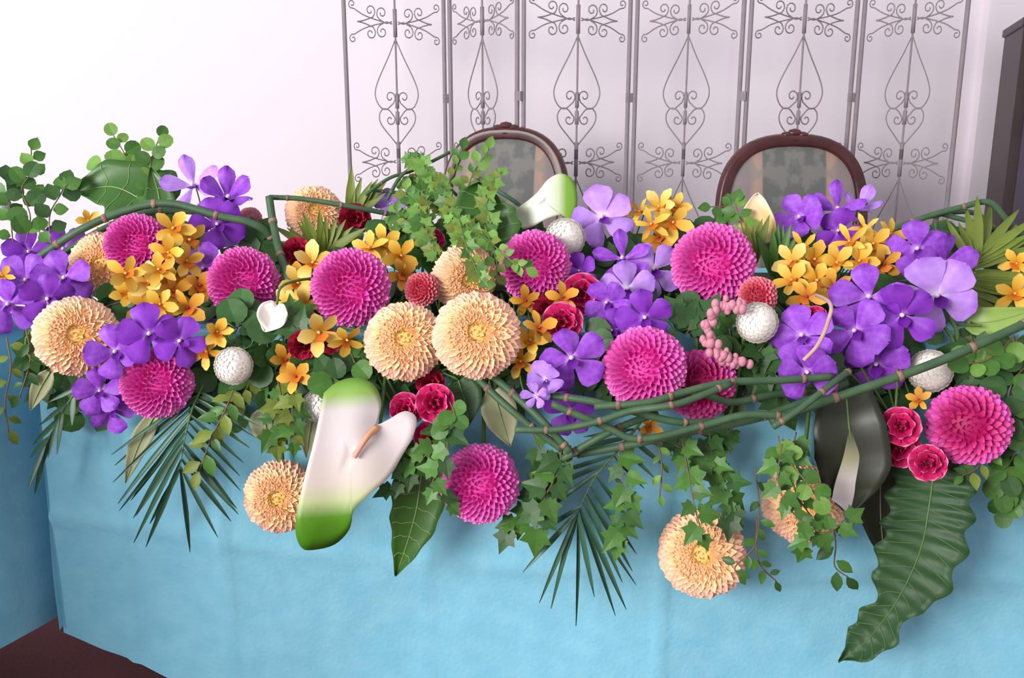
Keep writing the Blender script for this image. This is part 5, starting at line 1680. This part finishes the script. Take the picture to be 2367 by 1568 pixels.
def settle(root):
    ms = meshes_of(root)
    V, Fc = world_geo(ms)
    c = Vector(((V.min(0) + V.max(0)) / 2).tolist())
    ray = (c - CAM).normalized()
    cand = near(V.min(0), V.max(0), POOL, .08)
    if not cand:
        return
    best = None
    kd = kind_of(root)
    side, steps = [(0, 0), (.007, 0), (-.007, 0), (0, .007), (0, -.007)], STEPS
    if kd == 'filler_sprig':            # filler stays behind the flowers
        side, steps = [(0, 0), (.015, 0), (-.015, 0), (.03, 0), (-.03, 0), (0, -.012), (.05, 0), (-.05, 0)], [0, .006, .012, .02, .03]
    elif kd in ('vanda_orchid', 'yellow_orchid', 'carnation') and root_above(V):
        steps = [-q for q in STEPS]
    elif kd in ('leafy_sprig', 'ivy_sprig', 'hosta_leaf', 'galax_leaf', 'palm_frond', 'leaf_tuft'):
        steps = STEPS[:9]
    for k, (dx, dz) in enumerate(side):
        for st in steps:
            d = ray * st + Vector((dx, 0, dz))
            sd = Solid(V + np.array(d), Fc)
            h = sum(sd.hits(p[1]) for p in cand)
            cost = h + abs(st) * 60 + k * .4
            if best is None or cost < best[0]:
                best = (cost, d, h)
            if h == 0:
                break
        if best[2] == 0:
            break
    if best[1].length > 0:
        shift(root, best[1])
        MOVED[root.name] = best[1]
    return best[2]


def part_clear(W, me, pool):
    co, fc = mesh_arrays(me)
    V = (co @ np.array(W).T)[:, :3]
    sd = Solid(V, fc)
    return sum(sd.hits(p[1]) for p in pool)


def turn_parts(root, names, tries=14):
    """turn single leaves or petals about their own base until they lie clear"""
    for o in KIDS.get(root.name, []):
        if kind_of(o) not in names:
            continue
        W = WM[o.name]
        pool = near(*(lambda v: (v.min(0), v.max(0)))(world_geo([o])[0]), POOL, .05)
        h0 = part_clear(W, o.data, pool)
        if not h0:
            continue
        best = (h0, W)
        for k in range(tries):
            amp = .25 + .9 * k / tries
            sc = 1.0 if k < tries // 2 else random.uniform(.40, .90)
            rot = Matrix.Rotation(random.uniform(-amp, amp), 4, 'X') @ Matrix.Rotation(random.uniform(-amp, amp), 4, 'Z') @ Matrix.Rotation(random.uniform(-amp, amp), 4, 'Y')
            loc, q, sca = W.decompose()
            W2 = Matrix.LocRotScale(loc, q @ rot.to_quaternion(), sca * sc)
            h = part_clear(W2, o.data, pool)
            if h < best[0]:
                best = (h, W2)
            if h == 0:
                break
        WM[o.name] = best[1]
        o.matrix_basis = WM[root.name].inverted() @ best[1]


def settle_kind(kd):
    for o in [r for r in ROOTS if kind_of(r) == kd]:
        left = settle(o)
        if left:
            if kd in ('vanda_orchid', 'yellow_orchid', 'carnation'):
                turn_parts(o, ('petal', 'lip'))
            elif kd in ('leafy_sprig', 'ivy_sprig', 'filler_sprig', 'leaf_tuft', 'palm_frond'):
                turn_parts(o, ('leaf', 'leaflet'), 18 if kd != 'filler_sprig' else 28)
        POOL.append((o.name, Solid(*world_geo(meshes_of(o)))))


for kd in ORDER[:-1]:
    settle_kind(kd)

# stems: the clearest way down into the foam
for t, p, n, rad, target, back, mt in STEMS:
    p = p + MOVED.get(t.name, Vector())
    a = p - n * .002
    tgt0 = target or root_point(p)
    hang = p.z < TABLE_Z + .04 and p.y < FRONT + .02
    best = None
    pool = [q for q in POOL if q[0] != t.name and not q[0].startswith('flower_tray')]
    for k in range(60):
        j = min(1.6, k / 14)
        tgt = Vector((max(-.72, min(.94, tgt0.x + random.uniform(-.10, .10) * j)), max(1.69, min(1.86, tgt0.y + random.uniform(-.08, .10) * j)), tgt0.z))
        b = p - n * back * random.uniform(1 - .6 * j, 1 + .5 * j) + Vector((random.uniform(-.02, .02), random.uniform(-.005, .02), random.uniform(-.02, .02))) * j
        if hang:
            x = p.x * .7 + tgt.x * .3 + random.uniform(-.05, .05) * j
            mid = [Vector((x, FRONT - .034 - random.uniform(0, .02) * j, max(p.z + .004, TABLE_Z - .035))), Vector((x, FRONT - .002, TABLE_Z + random.uniform(.010, .022)))]
        else:
            mid = [b.lerp(tgt, .5) + Vector((random.uniform(-.03, .03) * j, .01, .02 * random.uniform(-.6, 1)))]
        V, Fc = tube(catmull([a, b] + mid + [tgt], 5), rad, 6)
        Vn = np.array([tuple(v) for v in V])
        sd = Solid(Vn, Fc)
        h = sum(sd.hits(q[1]) for q in near(sd.lo, sd.hi, pool))
        h += j * 1.5
        if best is None or h < best[0]:
            best = (h, V, Fc, sd)
        if h <= j * 1.5:
            break
    obj('stem', mesh('stem', best[1], best[2], (M[mt],)), t, I4)
    POOL.append((t.name + ' stem', best[3]))

# the dark filler greenery goes in last, around the stems
settle_kind('filler_sprig')
